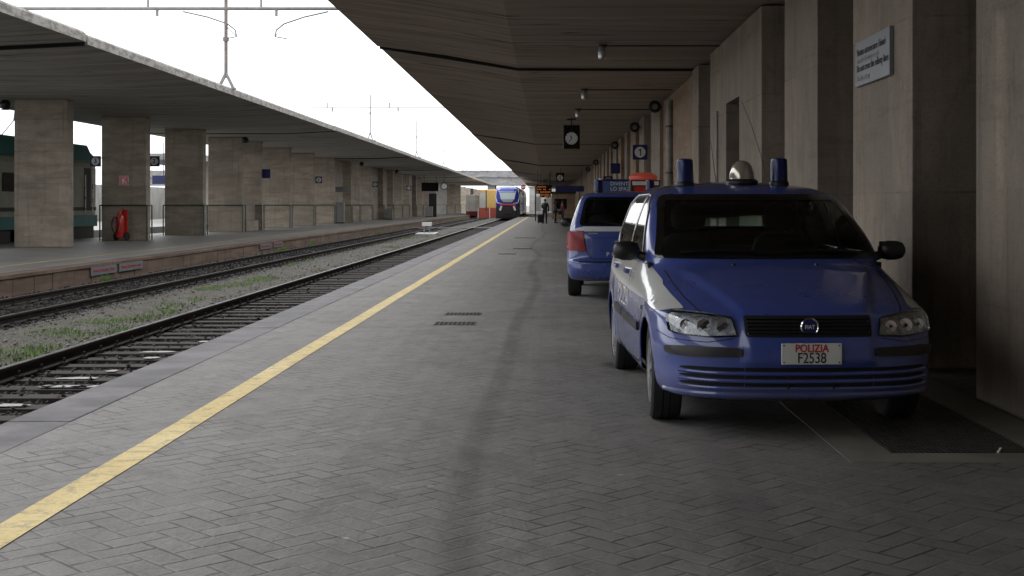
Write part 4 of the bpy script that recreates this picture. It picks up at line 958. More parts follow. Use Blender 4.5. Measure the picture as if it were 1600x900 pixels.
class Car:
    def __init__(s, name, label, rows, taper, loc, rz, paint, wheels, sub=4, N=110, arch=.345, disp=None):
        s.root = empty(name, label, 'police car', loc, rz, group=None)
        s.paint = paint; lev = []
        for i in range(len(rows) - 1):
            p0, p1, p2, p3 = rows[max(i - 1, 0)], rows[i], rows[i + 1], rows[min(i + 2, len(rows) - 1)]
            for k in range(sub): lev.append([crom(a, b, c, d, k / sub) for a, b, c, d in zip(p0, p1, p2, p3)])
        lev.append(list(rows[-1])); s.lev = lev
        V = []; ringn = 2 * N
        for row in lev:
            o_ = outline(row, N, taper)
            V += [(x, y, row[0]) for x, y in o_] + [(-x, y, row[0]) for x, y in o_[1:-1][::-1]]
        if disp: V = [disp(*v) for v in V]
        Fc = []
        for i in range(len(lev) - 1):
            for k in range(ringn):
                a, b = i * ringn + k, i * ringn + (k + 1) % ringn; Fc.append((a, b, b + ringn, a + ringn))
        top = (len(lev) - 1) * ringn; Fc.append(tuple(top + k for k in range(ringn)))
        s.V = V; s.F = Fc; s.wheels = wheels; s.arch = arch
        s.bvh = BVHTree.FromPolygons([Vector(v) for v in V], Fc)
    DIR = {'front': Vector((0, 1, 0)), 'back': Vector((0, -1, 0)), 'left': Vector((1, 0, 0)), 'right': Vector((-1, 0, 0)), 'top': Vector((0, 0, -1))}
    def hit(s, view, p):
        d = s.DIR[view]
        o_ = {'front': Vector((p[0], -2, p[1])), 'back': Vector((p[0], 8, p[1])), 'left': Vector((-3, p[0], p[1])), 'right': Vector((3, p[0], p[1])), 'top': Vector((p[0], p[1], 4))}[view]
        h_, n_, i_, _ = s.bvh.ray_cast(o_, d)
        if h_ is None: h_, n_, i_, _ = s.bvh.find_nearest(o_ + d * (2.1 if view in ('front',) else 2.3))
        if n_.dot(d) > 0: n_ = -n_
        return h_, n_
    def cut(s, windows):
        """windows: (view, polygon). remove faces; wheel arches too; returns body object"""
        keep = []; Vn = [list(v) for v in s.V]
        polys = [(v, pl_) for v, pl_ in windows]
        bound = set(); rem = set()
        for fi, f in enumerate(s.F):
            c = Vector((0, 0, 0))
            for k in f: c += Vector(s.V[k])
            c /= len(f); gone = False
            if len(f) == 4:
                for (wy, wz) in s.wheels:
                    if abs(c.x) > .55 and math.hypot(c.y - wy, c.z - wz) < s.arch: gone = 'w'; wc = (wy, wz)
                if not gone:
                    a, b, d = Vector(s.V[f[0]]), Vector(s.V[f[1]]), Vector(s.V[f[3]]); nn = (b - a).cross(d - a).normalized()
                    for v, pl_ in polys:
                        if v in ('front', 'back'):
                            if abs(nn.y) > .25 and abs(nn.y) >= abs(nn.x) * .45 and ((nn.y * (-1 if v == 'front' else 1) > 0 if False else True)) and ((c.y < 2.1) == (v == 'front')) and pip((c.x, c.z), pl_): gone = True
                        elif v in ('left', 'right'):
                            if abs(nn.x) > .35 and (c.x < 0) == (v == 'left') and pip((c.y, c.z), pl_): gone = True
                        elif v == 'top' and nn.z and abs(nn.z) > .5 and c.z > .6 and pip((c.x, c.y), pl_): gone = True
            if gone == 'w':
                rem.add(fi)
                for k in f: bound.add((k, wc))
            elif gone: rem.add(fi)
        left = set(k for fi, f in enumerate(s.F) if fi not in rem for k in f)
        for (k, wc) in bound:
            if k in left and abs(s.V[k][0]) > .3:
                dy, dz = s.V[k][1] - wc[0], s.V[k][2] - wc[1]; r_ = math.hypot(dy, dz)
                if r_ > 1e-4: Vn[k][1] = wc[0] + dy / r_ * s.arch; Vn[k][2] = max(s.V[k][2] if dz < -.1 else 0, wc[1] + dz / r_ * s.arch)
        b = MB(); b.v = [tuple(v) for v in Vn]; b.f = [f for fi, f in enumerate(s.F) if fi not in rem]; b.m = [0] * len(b.f)
        o_ = b.build('body', s.paint, s.root, smooth=True, angle=60); s.body = o_
        bm = bmesh.new(); bm.from_mesh(o_.data); bmesh.ops.recalc_face_normals(bm, faces=bm.faces)
        # make sure normals look outwards
        tot = sum((f.normal.dot(f.calc_center_median() - Vector((0, 2.1, .8)))) for f in bm.faces)
        if tot < 0: bmesh.ops.reverse_faces(bm, faces=bm.faces)
        bmesh.ops.delete(bm, geom=[v for v in bm.verts if not v.link_faces], context='VERTS')
        bm.to_mesh(o_.data); bm.free()
        return o_
    def patch(s, name, view, poly, mat, off=.004, thick=0.0, parent=None, hole=None, step=.04, smooth=True, ret=False):
        bd = dense(poly, step); pts = [Vector(p) for p in bd]; edges = [(i, (i + 1) % len(bd)) for i in range(len(bd))]
        if hole:
            hd = dense(hole, step); n0 = len(pts); pts += [Vector(p) for p in hd]; edges += [(n0 + i, n0 + (i + 1) % len(hd)) for i in range(len(hd))]
        xs = [p[0] for p in poly]; zs = [p[1] for p in poly]; x = min(xs) + step / 2
        while x < max(xs):
            z = min(zs) + step / 2
            while z < max(zs):
                if pip((x, z), poly) and not (hole and pip((x, z), hole)):
                    if min((Vector((x, z)) - p).length for p in pts[:len(bd)]) > step * .4: pts.append(Vector((x, z)))
                z += step
            x += step
        vc, ec, fc, *_ = delaunay_2d_cdt(pts, edges, [], 0, 1e-6)
        tri = []
        for f in fc:
            c = sum((vc[i] for i in f), Vector((0, 0))) / len(f)
            if pip(c, poly) and not (hole and pip(c, hole)): tri.append(tuple(f))
        V3 = []; 
        for v in vc:
            h_, n_ = s.hit(view, v); V3.append((h_, n_))
        b = MB(); nv = len(V3); b.v = [tuple(h_ + n_ * off) for h_, n_ in V3]
        d = s.DIR[view]; ok = []
        for f in tri:
            a, q, c = (Vector(b.v[k]) for k in f[:3]); nn = (q - a).cross(c - a); f = f if nn.dot(d) < 0 else tuple(reversed(f)); ok.append(f)
        b.f = list(ok); b.m = [0] * len(ok)
        if thick:
            b.v += [tuple(h_ + n_ * (off - thick)) for h_, n_ in V3]; cnt = {}
            for f in ok:
                for i in range(len(f)): e = (f[i], f[(i + 1) % len(f)]); cnt[e] = 1
            for (a, c) in list(cnt):
                if (c, a) not in cnt: b.f.append((c, a, a + nv, c + nv)); b.m.append(0)
        o_ = b.build(name, mat, parent or s.root, smooth=smooth, angle=45, norm=bool(thick)); return o_
    def line(s, name, view, pts, w_, mat='void', off=.0025, parent=None, closed=False):
        d = dense(pts, .03, closed)
        if not closed: d.append(tuple(pts[-1]))
        b = MB(); n = len(d)
        for i in range(n):
            a = Vector(d[i - 1 if (i or closed) else 0]); c = Vector(d[(i + 1) % n if (i < n - 1 or closed) else i]); t = (c - a).normalized(); q = Vector((-t.y, t.x)) * w_ / 2
            for sg in (-1, 1):
                h_, n_ = s.hit(view, Vector(d[i]) + q * sg); b.v.append(tuple(h_ + n_ * off))
        for i in range(n if closed else n - 1):
            a = 2 * i; c = 2 * ((i + 1) % n); b.f.append((a, a + 1, c + 1, c)); b.m.append(0)
        return b.build(name, mat, parent or s.root, norm=False)
    def tubeline(s, name, view, pts, r, mat, off=0.0, parent=None, st=.04, closed=False, rn=6):
        d = dense(pts, st, closed)
        if not closed: d.append(tuple(pts[-1]))
        else: d.append(d[0])
        q = []
        for p in d: h_, n_ = s.hit(view, p); q.append(h_ + n_ * off)
        return MB().tube(q, r, rn).build(name, mat, parent or s.root, smooth=True)
def wheel(car, x, y, z, r, wdt, steer=0, hubmat='hub'):
    w_ = bpy.data.objects.new('wheel', None)
    sgn = -1 if x < 0 else 1; b = MB(); hw = wdt / 2
    ty = MB().lathe([(r * .66, -hw * .85), (r * .8, -hw), (r * .93, -hw), (r * .985, -hw * .86), (r, -hw * .6), (r, -hw * .28), (r * .975, -hw * .26), (r * .975, -hw * .2), (r, -hw * .18), (r, hw * .18), (r * .975, hw * .2), (r * .975, hw * .26), (r, hw * .28), (r, hw * .6), (r * .985, hw * .86), (r * .93, hw), (r * .8, hw), (r * .66, hw * .85)], n=48, axis='x')
    t = ty.build('wheel', 'rubber', car.root, smooth=True, angle=25); t.location = (x, y, z); t.rotation_euler = (0, 0, steer)
    b = MB(); o_ = sgn * hw
    prof = [(r * .67, o_ * .75), (r * .66, o_ * .88), (r * .6, o_ * .72), (r * .3, o_ * .78), (r * .12, o_ * .86)]
    b.lathe(prof if sgn > 0 else prof, n=40, axis='x')
    b.build('rim', 'loco_dark', t, smooth=True)
    b = MB()
    for k in range(9):
        a = k * 2 * math.pi / 9; ca, sa = math.cos(a), math.sin(a); q = .16
        def pt(rr, aa, xx): return (xx, rr * math.cos(aa), rr * math.sin(aa))
        x0, x1 = o_ * .86, o_ * .98; b.add([pt(r * .1, a - .5, x1), pt(r * .1, a + .5, x1), pt(r * .62, a + q, x1 * .97), pt(r * .62, a - q, x1 * .97), pt(r * .1, a - .5, x0), pt(r * .1, a + .5, x0), pt(r * .62, a + q, x0), pt(r * .62, a - q, x0)],
            [(0, 1, 2, 3), (7, 6, 5, 4), (0, 4, 5, 1), (1, 5, 6, 2), (2, 6, 7, 3), (3, 7, 4, 0)])
    b.lathe([(r * .6, o_ * .9), (r * .655, o_ * .97), (r * .67, o_ * .8)], n=40, axis='x'); b.lathe([(r * .1, o_ * 1.0), (r * .16, o_ * .9)], n=16, axis='x')
    b.build('hubcap', hubmat, t, smooth=True, angle=30)
    return t
def wells(car, wheels, hw):
    b = MB()
    for (wy, wz) in wheels:
        for s in (-1, 1):
            n = 20; R_ = car.arch + .012; x0, x1 = s * (hw - .33), s * (hw - .035); c = len(b.v)
            for k in range(n + 1):
                a = math.pi * k / n - 0; yy, zz = wy + R_ * math.cos(a), wz + R_ * math.sin(a); b.v += [(x0, yy, zz), (x1, yy, zz)]
            for k in range(n): b.f.append((c + 2 * k, c + 2 * k + 1, c + 2 * k + 3, c + 2 * k + 2)); b.m.append(0)
            b.f.append(tuple(c + 2 * k for k in range(n + 1))); b.m.append(0)
    return b.build('wheel_arch_liner', 'void', car.root)
def beacon(car, x, y, z, r=.068, h_=.205):
    b = MB().lathe([(r * 1.15, 0), (r * 1.15, .015), (r * 1.0, .03)], n=24).build('beacon_base', 'black', car.root, smooth=True); b.location = (x, y, z)
    o_ = MB().lathe([(r, .028), (r * .99, .05), (r * .93, h_ * .9), (r * .86, h_ * .98), (r * .5, h_ * 1.02)], n=28).build('blue_beacon', 'beacon_blue', car.root, smooth=True); o_.location = (x, y, z)
    i_ = MB().lathe([(r * .3, .03), (r * .35, h_ * .7), (r * .1, h_ * .8)], n=12).build('bulb', 'chrome', o_, smooth=True)
def seat(car, x, y, z0, rear=False):
    b = MB()
    vs = []; 
    for (zz, hw, d) in ((0, .25, .07), (.15, .25, .08), (.4, .235, .065), (.52, .19, .05), (.56, .12, .035)):
        for (a, c) in ((-1, -.7), (-.8, -1), (.8, -1), (1, -.7), (1, .7), (.8, 1), (-.8, 1), (-1, .7)): vs.append((x + a * hw, y + c * d + zz * .22, z0 + zz))
    b.v = vs
    for i in range(4):
        for k in range(8): b.f.append((i * 8 + k, i * 8 + (k + 1) % 8, (i + 1) * 8 + (k + 1) % 8, (i + 1) * 8 + k)); b.m.append(0)
    b.f.append(tuple(32 + k for k in range(8))); b.m.append(0)
    b.box(x - .25, x + .25, y - .5, y, z0 - .18, z0 + .02)
    o_ = b.build('seat', 'interior', car.root, smooth=True, angle=50)
    n = 20; h = MB(); c = len(h.v)
    for (zz, f) in ((0, .6), (.03, .9), (.10, 1), (.16, .92), (.2, .6)):
        h.v += [(x + .14 * f * math.copysign(abs(math.cos(t * 2 * math.pi / n)) ** .7, math.cos(t * 2 * math.pi / n)), y + .15 + .05 * f * math.sin(t * 2 * math.pi / n), z0 + .58 + zz) for t in range(n)]
    for i in range(4):
        for k in range(n): h.f.append((i * n + k, i * n + (k + 1) % n, (i + 1) * n + (k + 1) % n, (i + 1) * n + k)); h.m.append(0)
    h.f.append(tuple(4 * n + k for k in range(n))); h.m.append(0); h.f.append(tuple(range(n))); h.m.append(0)
    h.box(x - .05, x - .035, y + .12, y + .14, z0 + .5, z0 + .62).box(x + .035, x + .05, y + .12, y + .14, z0 + .5, z0 + .62)
    h.build('headrest', 'interior', o_, smooth=True, angle=60)

# ---- nearest car: blue hatchback facing the camera
rows = [(.21, .16, .76, 4.12, .50, .40, 3.0, 3), (.245, .05, .835, 4.19, .55, .42, 3.0, 3), (.31, .012, .868, 4.22, .58, .44, 2.9, 3), (.42, .0, .878, 4.24, .60, .45, 2.8, 3),
        (.52, .0, .886, 4.25, .60, .45, 2.8, 3), (.60, .018, .888, 4.25, .62, .45, 2.8, 3), (.67, .045, .888, 4.24, .64, .45, 2.8, 3), (.72, .075, .886, 4.23, .66, .45, 2.75, 3),
        (.752, .13, .882, 4.22, .70, .45, 2.7, 3), (.80, .27, .876, 4.21, .78, .45, 2.6, 3), (.86, .47, .868, 4.20, .82, .45, 2.6, 3), (.92, .70, .858, 4.18, .80, .45, 2.6, 3),
        (.975, .92, .848, 4.15, .74, .45, 2.6, 3), (1.02, 1.07, .838, 4.11, .56, .42, 2.8, 3), (1.08, 1.18, .82, 4.07, .42, .40, 3.2, 3), (1.18, 1.35, .795, 4.0, .34, .38, 3.3, 3),
        (1.28, 1.53, .765, 3.92, .31, .36, 3.3, 3), (1.38, 1.72, .73, 3.83, .30, .34, 3.3, 3), (1.45, 1.87, .695, 3.75, .31, .34, 3.2, 3), (1.50, 2.00, .65, 3.66, .38, .36, 2.8, 3),
        (1.54, 2.16, .57, 3.53, .5, .4, 2.7, 2.7), (1.568, 2.38, .38, 3.33, .42, .38, 2.6, 2.6), (1.582, 2.62, .19, 3.10, .24, .22, 2.4, 2.4), (1.585, 2.76, .06, 2.92, .07, .07, 2.2, 2.2)]
def taper1(x, y, z):
    t = (y - 2.2) / 2.2; k = 1 - .035 * t * t
    d1 = math.hypot(y - .85, z - .33); d2 = math.hypot(y - 3.45, z - .33); f = 0
    for d in (d1, d2): f = max(f, math.exp(-((d - .36) / .07) ** 2))
    return x * k * (1 + .014 * f)
def disp1(x, y, z):
    if y > 1.3 or z < .43: return (x, y, z)
    xr = .392 + max(0, y - .12) * .28; t = (xr - abs(x)) / .024 + .5; t = max(0, min(1, t)); t = t * t * (3 - 2 * t)
    f = t * .021 * max(0, min(1, (1.12 - y) / .3)) * min(1, (z - .43) / .03); k = max(0, min(1, (z - .70) / .07))
    return (x, y - f * (1 - k), z + f * k)
W1 = [(.85, .318), (3.45, .318)]
c1 = Car('police_hatchback', 'blue and white police hatchback parked nearest, facing the camera, with two blue roof beacons', rows, taper1, (1.555, 7.72, 0), R(2.2), 'blue', W1, sub=6, N=190, arch=.352, disp=disp1)
wsh = rounded([(-.775, 1.032), (.775, 1.032), (.665, 1.475), (-.665, 1.475)], [.05, .05, .08, .08])
ws_in = inset(wsh, .045)
rear_w = rounded([(-.62, 1.17), (.62, 1.17), (.55, 1.465), (-.55, 1.465)], .07)
rw_in = inset(rear_w, .035)
sw_f = rounded([(1.50, 1.035), (2.36, 1.035), (2.36, 1.455), (2.20, 1.445), (1.93, 1.34)], [.03, .03, .03, .06, .12])
sw_r = rounded([(2.44, 1.035), (3.30, 1.05), (3.52, 1.16), (3.40, 1.38), (3.15, 1.455), (2.44, 1.458)], [.03, .05, .06, .08, .06, .03])
sfi, sri = inset(sw_f, .026), inset(sw_r, .026)
c1.cut([('front', inset(wsh, .022)), ('back', inset(rear_w, .017)), ('left', inset(sw_f, .012)), ('right', inset(sw_f, .012)), ('left', inset(sw_r, .012)), ('right', inset(sw_r, .012))])
c1.patch('windscreen_frame', 'front', wsh, 'gloss_black', .006, .02, hole=ws_in, step=.03)
c1.patch('windscreen', 'front', inset(wsh, .04), 'glass_wind', .003, step=.05)
c1.patch('rear_window_frame', 'back', rear_w, 'gloss_black', .006, .02, hole=rw_in, step=.03)
c1.patch('rear_window', 'back', inset(rear_w, .03), 'glass_wind', .003, step=.05)
for vw in ('left', 'right'):
    for (pp, pi_) in ((sw_f, sfi), (sw_r, sri)):
        c1.patch('window_frame', vw, pp, 'gloss_black', .005, .018, hole=pi_, step=.03)
        c1.patch('side_window', vw, inset(pp, .02), 'glass_side', .003, step=.05)
    c1.tubeline('window_trim', vw, [(1.47, 1.015), (2.40, 1.018), (3.32, 1.03), (3.56, 1.16), (3.42, 1.40), (3.16, 1.475), (2.40, 1.478), (2.19, 1.465), (1.91, 1.355), (1.47, 1.015)], .007, 'silver_trim', .004)
    c1.patch('door_pillar', vw, [(2.362, 1.03), (2.438, 1.03), (2.438, 1.46), (2.362, 1.46)], 'silver_trim', .007, .012)
    # white livery band from the headlamp over the fender and along the belt line
    c1.patch('white_band', vw, rounded([(.42, .745), (.62, .80), (.95, .90), (1.36, .985), (2.4, 1.0), (3.55, 1.015), (4.0, 1.04), (4.0, .86), (3.0, .80), (2.0, .775), (1.36, .77), (1.08, .77), (.80, .755), (.60, .735)], .03), 'white_paint', .0035, step=.035)
    c1.patch('white_band', 'top', [(sg_ * x, y) for sg_ in ((-1,) if vw == 'left' else (1,)) for x, y in rounded([(.70, .33), (.84, .47), (.872, .9), (.85, 1.42), (.82, 1.42), (.785, 1.05), (.745, .65)], .05)], 'white_paint', .0045, step=.03)
    # door seams, handles, side moulding
    c1.line('door_seam', vw, [(1.30, .99), (1.27, .75), (1.29, .36), (1.45, .30), (2.3, .28)], .007)
    c1.line('door_seam', vw, [(2.40, 1.02), (2.39, .6), (2.36, .30)], .007)
    c1.line('door_seam', vw, [(2.4, .29), (2.95, .30), (3.05, .5), (3.35, .8), (3.42, 1.04)], .007)
    c1.patch('side_moulding', vw, rounded([(1.32, .53), (2.37, .54), (2.37, .60), (1.32, .59)], .015), 'black', .016, .016)
    c1.patch('side_moulding', vw, rounded([(2.42, .54), (3.05, .545), (3.05, .605), (2.42, .60)], .015), 'black', .016, .016)
    for yy in (2.2, 3.1): c1.patch('door_handle', vw, rounded([(yy - .09, .88), (yy + .09, .885), (yy + .09, .92), (yy - .09, .915)], .012), 'blue', .03, .03)
    c1.patch('side_repeater', vw, rounded([(1.15, .69), (1.22, .69), (1.22, .72), (1.15, .72)], .01), 'dome_clear', .008, .008)
    sg = -1 if vw == 'left' else 1
    c1.tubeline('wheel_arch_lip', vw, [(.85 + .352 * math.cos(a * math.pi / 24), .318 + .352 * math.sin(a * math.pi / 24)) for a in range(0, 25)], .007, 'blue', -.003)
    c1.tubeline('wheel_arch_lip', vw, [(3.45 + .352 * math.cos(a * math.pi / 24), .318 + .352 * math.sin(a * math.pi / 24)) for a in range(0, 25)], .007, 'blue', -.003)
    # lettering on the doors
    tx = text('lettering', 'POLIZIA', .20, 'txt_white', c1.root, (0, 0, 0), (0, 0, 0), 0, sx=1.15)
    for v in tx.data.vertices:
        yy = 2.4 + (v.co.x if vw == 'right' else -v.co.x) ; h_, n_ = c1.hit(vw, (yy, .70 + v.co.y)); v.co = h_ + n_ * .006
# mirrors
for sg in (-1, 1):
    b = MB(); n = 18
    for (t, f) in ((.02, .35), (.045, .85), (.09, 1), (.15, .97), (.19, .78), (.21, .35)):
        b.v += [(sg * (.83 + t), 1.50 + .075 * f * math.cos(k * 2 * math.pi / n) * (1 if math.cos(k * 2 * math.pi / n) < 0 else .55), 1.075 + .012 * t + .07 * f * math.copysign(abs(math.sin(k * 2 * math.pi / n)) ** .8, math.sin(k * 2 * math.pi / n))) for k in range(n)]
    for i in range(5):
        for k in range(n): b.f.append((i * n + k, i * n + (k + 1) % n, (i + 1) * n + (k + 1) % n, (i + 1) * n + k)); b.m.append(0)
    b.f += [tuple(range(n)), tuple(5 * n + k for k in range(n))]; b.m += [0, 0]
    b.tube([(sg * .78, 1.47, 1.02), (sg * .86, 1.49, 1.045)], [.04, .03], 8)
    mo = b.build('mirror', 'black', c1.root, smooth=True, angle=60)
    MB().box(sg * .87 - .0, sg * 1.03, 1.542, 1.546, 1.02, 1.14).build('mirror_glass', 'chrome', mo)
# bonnet shut lines and creases (as raised ridges) and washers
for sg in (-1, 1):
    c1.line('bonnet_seam', 'top', [(sg * .725, 1.12), (sg * .71, .85), (sg * .68, .55), (sg * .635, .30), (sg * .60, .19)], .009, off=.002)
    q = []
    for (x, y) in () and dense([(sg * .385, .135), (sg * .41, .3), (sg * .47, .55), (sg * .54, .85), (sg * .58, 1.05)], .03, False):
        h_, n_ = c1.hit('top', (x, y)); q.append(h_ - n_ * .014)
    for (x, y) in ((sg * .28, .98),):
        h_, n_ = c1.hit('top', (x, y)); MB().lathe([(.016, -.004), (.012, .01), (.004, .013)], h_, n=10).build('washer_jet', 'black', c1.root, smooth=True)
# headlights
for sg in (-1, 1):
    hp = rounded([(sg * .445, .718), (sg * .420, .612), (sg * .58, .603), (sg * .765, .612), (sg * .80, .626), (sg * .806, .715), (sg * .785, .742), (sg * .62, .736)], [.012, .012, .03, .02, .015, .02, .02, .03])
    if sg > 0: pass
    hh_ = c1.patch('headlight', 'front', hp, 'gloss_black', .003, step=.03)
    c1.patch('reflector', 'front', inset(hp, .009), 'reflector', .006, parent=hh_, step=.012)
    for (x, z, r_) in ((.51, .668, .036), (.615, .670, .042), (.715, .672, .034)):
        h_, n_ = c1.hit('front', (sg * x, z)); b = MB().lathe([(r_, -.016), (r_ * .97, -.012), (r_ * .75, -.006), (r_ * .3, -.002)], h_, 'y', 24)
        b.build('reflector_bowl', 'chrome', hh_, smooth=True)
        MB().lathe([(r_ * .18, -.03), (r_ * .3, -.02), (r_ * .3, -.005)], h_, 'y', 12).build('bulb', 'loco_dark', hh_, smooth=True)
    c1.patch('lamp_glass', 'front', inset(hp, .003), 'glass_clear', .022, .018, parent=hh_, step=.03)
    c1.patch('bumper_strip', 'front', rounded([(sg * .395, .545), (sg * .395, .495), (sg * .70, .488), (sg * .82, .492), (sg * .825, .54), (sg * .70, .55)], .02), 'black', .014, .014, step=.03)
    c1.line('bumper_seam', 'front', [(sg * .445, .60), (sg * .60, .575), (sg * .80, .585), (sg * .885, .63)], .004)
# grille, badge, plate, slats
gp_ = rounded([(-.378, .612), (.378, .612), (.385, .735), (-.385, .735)], .018)
gl_ = c1.patch('grille', 'front', gp_, 'void', .003, step=.03)
for z in (.632, .652, .672, .692, .712): c1.tubeline('grille_bar', 'front', [(-.365, z), (.365, z)], .004, 'gloss_black', .006, gl_)
h_, n_ = c1.hit('front', (0, .672)); bd = MB().lathe([(.054, -.002), (.056, -.016), (.050, -.022), (.044, -.016)], h_, 'y', 32).build('badge', 'chrome', c1.root, smooth=True)
MB().lathe([(.045, -.014), (.044, -.0185)], h_, 'y', 32).build('badge_field', 'sign_blue', bd)
text('badge_letters', 'FIAT', .032, 'txt_white', bd, (h_.x, h_.y - .021, h_.z), (R(90), 0, 0), .001, sx=.95, off=.0005)
h_, n_ = c1.hit('front', (0, .515)); yp = h_.y - .014
pt_ = MB().box(-.18, .18, yp - .006, yp + .004, .4555, .5805).build('number_plate', 'plate', c1.root, bevel=.003)
text('lettering', 'POLIZIA', .064, 'txt_red', pt_, (0, yp - .0075, .549), (R(90), 0, 0), .0008, sx=.86, off=.0012)
text('lettering', 'F2538', .088, 'txt_black', pt_, (0, yp - .0075, .491), (R(90), 0, 0), .0008, sx=.80, off=.0004)
b = MB()
for (x, z) in ((-.165, .568), (.165, .568), (-.165, .468), (.165, .468)): b.lathe([(.004, -.009), (.005, -.006)], (x, yp, z), 'y', 8)
b.build('screw', 'txt_black', pt_)
lg = c1.patch('lower_grille', 'front', rounded([(-.385, .30), (.385, .30), (.385, .432), (-.385, .432)], .012), 'void', .003, step=.03)
for sg in (-1, 1):
    for z in (.418, .373, .328):
        c1.patch('bumper_slot', 'front', rounded([(sg * .39, z - .011), (sg * .70, z - .011), (sg * .75, z - .002), (sg * .75, z + .006), (sg * .70, z + .012), (sg * .39, z + .012)], .006), 'void', .003, step=.03)
for z in (.395, .350, .305): c1.tubeline('bumper_slat', 'front', [(-.755, z + .005), (-.6, z), (.6, z), (.755, z + .005)], .0125, 'blue', .0, rn=10)
for x in (-.13, .14): MB().box(x - .004, x + .004, .0, .02, .30, .43).build('grille_post', 'black', c1.root)
c1.tubeline('bumper_lip', 'front', [(-.82, .262), (0, .262), (.82, .262)], .02, 'blue', -.006, rn=10)
# wipers
for (x0, x1) in ((-.60, .02), (.02, .62)):
    q = []
    for k in range(9): x = x0 + (x1 - x0) * k / 8; h_, n_ = c1.hit('front', (x, 1.062 + .012 * math.sin(k / 8 * 3.14))); q.append(h_ + n_ * .02)
    MB().tube(q, .007, 6).build('wiper', 'black', c1.root)
# roof: beacons, dome, antenna
rz_ = lambda x, y: c1.hit('top', (x, y))[0].z
beacon(c1, -.405, 2.38, rz_(-.41, 2.38) - .004); beacon(c1, .335, 2.40, rz_(.335, 2.4) - .004)
dz_ = rz_(.03, 2.38) - .004
dm = MB().lathe([(.125, 0), (.125, .02), (.105, .035)], (.04, 2.38, dz_), n=28).build('dome_base', 'black', c1.root, smooth=True)
MB().lathe([(.098, .03), (.094, .08), (.078, .135), (.055, .165), (.02, .18)], (.04, 2.38, dz_), n=28).build('searchlight_dome', 'dome_clear', dm, smooth=True)
MB().lathe([(.055, -.112), (.062, -.09), (.05, -.04), (.02, 0)], (.06, 2.44, dz_ + .09), 'y', 18).build('lamp', 'chrome', dm, smooth=True)
MB().tube([(.0, 3.3, 1.53), (-.02, 3.5, 1.95)], [.005, .002], 5).build('antenna', 'black', c1.root)
# interior and underside
MB().box(-.74, .74, 1.0, 3.95, .22, .30).build('floor', 'interior', c1.root)
b = MB().prism_y([(-.76, .7), (.76, .7), (.74, .93), (.6, .99), (-.6, .99), (-.74, .93)], 1.12, 1.72); b.build('dashboard', 'interior', c1.root, bevel=.02)
MB().box(-.72, .72, .5, 3.9, .215, .235).build('underbody', 'void', c1.root)
for x in (-.36, .36): seat(c1, x, 2.35, .62)
b = MB().box(-.66, .66, 3.15, 3.35, .4, 1.06); b.build('rear_bench', 'interior', c1.root, bevel=.04)
for sg in (-1, 1): MB().box(sg * .80 - .015, sg * .80 + .015, 1.3, 3.7, .3, 1.0).build('door_card', 'interior', c1.root)
sw = MB(); pts = [(.36 + .185 * math.cos(a * .2618), 1.86 + .05 * math.sin(a * .2618), .96 + .175 * math.sin(a * .2618)) for a in range(25)]
sw.tube(pts, .016, 8); sw.tube([(.18, 1.86, .96), (.54, 1.86, .96)], .015, 6); sw.build('steering_wheel', 'interior', c1.root, smooth=True)
MB().obox((-.0, 1.93, 1.385), (R(12), 0, 0), .23, .03, .065).tube([(0, 1.93, 1.41), (0, 1.98, 1.47)], .01, 6).build('rear_view_mirror', 'black', c1.root)
wells(c1, W1, .878)
wheel(c1, -.765, .85, .316, .316, .195, R(-3)); wheel(c1, .765, .85, .316, .316, .195, R(-3)); wheel(c1, -.765, 3.45, .316, .316, .195); wheel(c1, .765, 3.45, .316, .316, .195)

# ---- farther car: taller blue estate seen from behind
rows2 = [(.27, .14, .78, 4.5, .30, .5, 4, 3), (.31, .04, .85, 4.6, .32, .5, 4, 3), (.40, .0, .882, 4.62, .34, .5, 4, 3), (.50, .0, .89, 4.63, .34, .5, 4, 3), (.56, .01, .892, 4.63, .34, .5, 4, 3), (.60, .05, .892, 4.62, .34, .5, 4, 3),
         (.70, .065, .892, 4.6, .34, .5, 4, 3), (.82, .075, .888, 4.5, .34, .6, 4, 2.8), (.92, .085, .88, 4.15, .34, .7, 4, 2.6), (1.0, .10, .868, 3.75, .34, .7, 4, 2.6), (1.06, .13, .85, 3.5, .33, .6, 4, 2.6),
         (1.15, .19, .82, 3.32, .31, .5, 4, 2.7), (1.28, .28, .775, 3.05, .30, .5, 3.8, 2.8), (1.41, .37, .725, 2.8, .30, .5, 3.6, 2.8), (1.51, .45, .675, 2.6, .30, .5, 3.4, 2.8), (1.56, .53, .62, 2.45, .32, .5, 3.2, 2.7), (1.59, .68, .50, 2.3, .34, .45, 3, 2.6), (1.605, .95, .30, 2.1, .28, .35, 2.6, 2.4), (1.61, 1.25, .1, 1.75, .1, .1, 2.4, 2.2)]
def taper2(x, y, z):
    t = (y - 2.2) / 2.3; k = 1 - .03 * t * t; f = 0
    for yy in (.92, 3.62): f = max(f, math.exp(-((math.hypot(y - yy, z - .33) - .37) / .07) ** 2))
    return x * k * (1 + .012 * f)
W2 = [(.92, .325), (3.62, .325)]
c2 = Car('police_estate', 'taller blue and silver police estate car parked farther along, seen from behind', rows2, taper2, (1.145, 19.15, 0), R(-2.3), 'blue_car2', W2, sub=4, N=110, arch=.36)
rw = rounded([(-.70, 1.085), (.70, 1.085), (.605, 1.515), (-.605, 1.515)], [.07, .07, .1, .1]); rwi = inset(rw, .05)
ff = rounded([(-.66, 1.10), (.66, 1.10), (.56, 1.50), (-.56, 1.50)], .08)
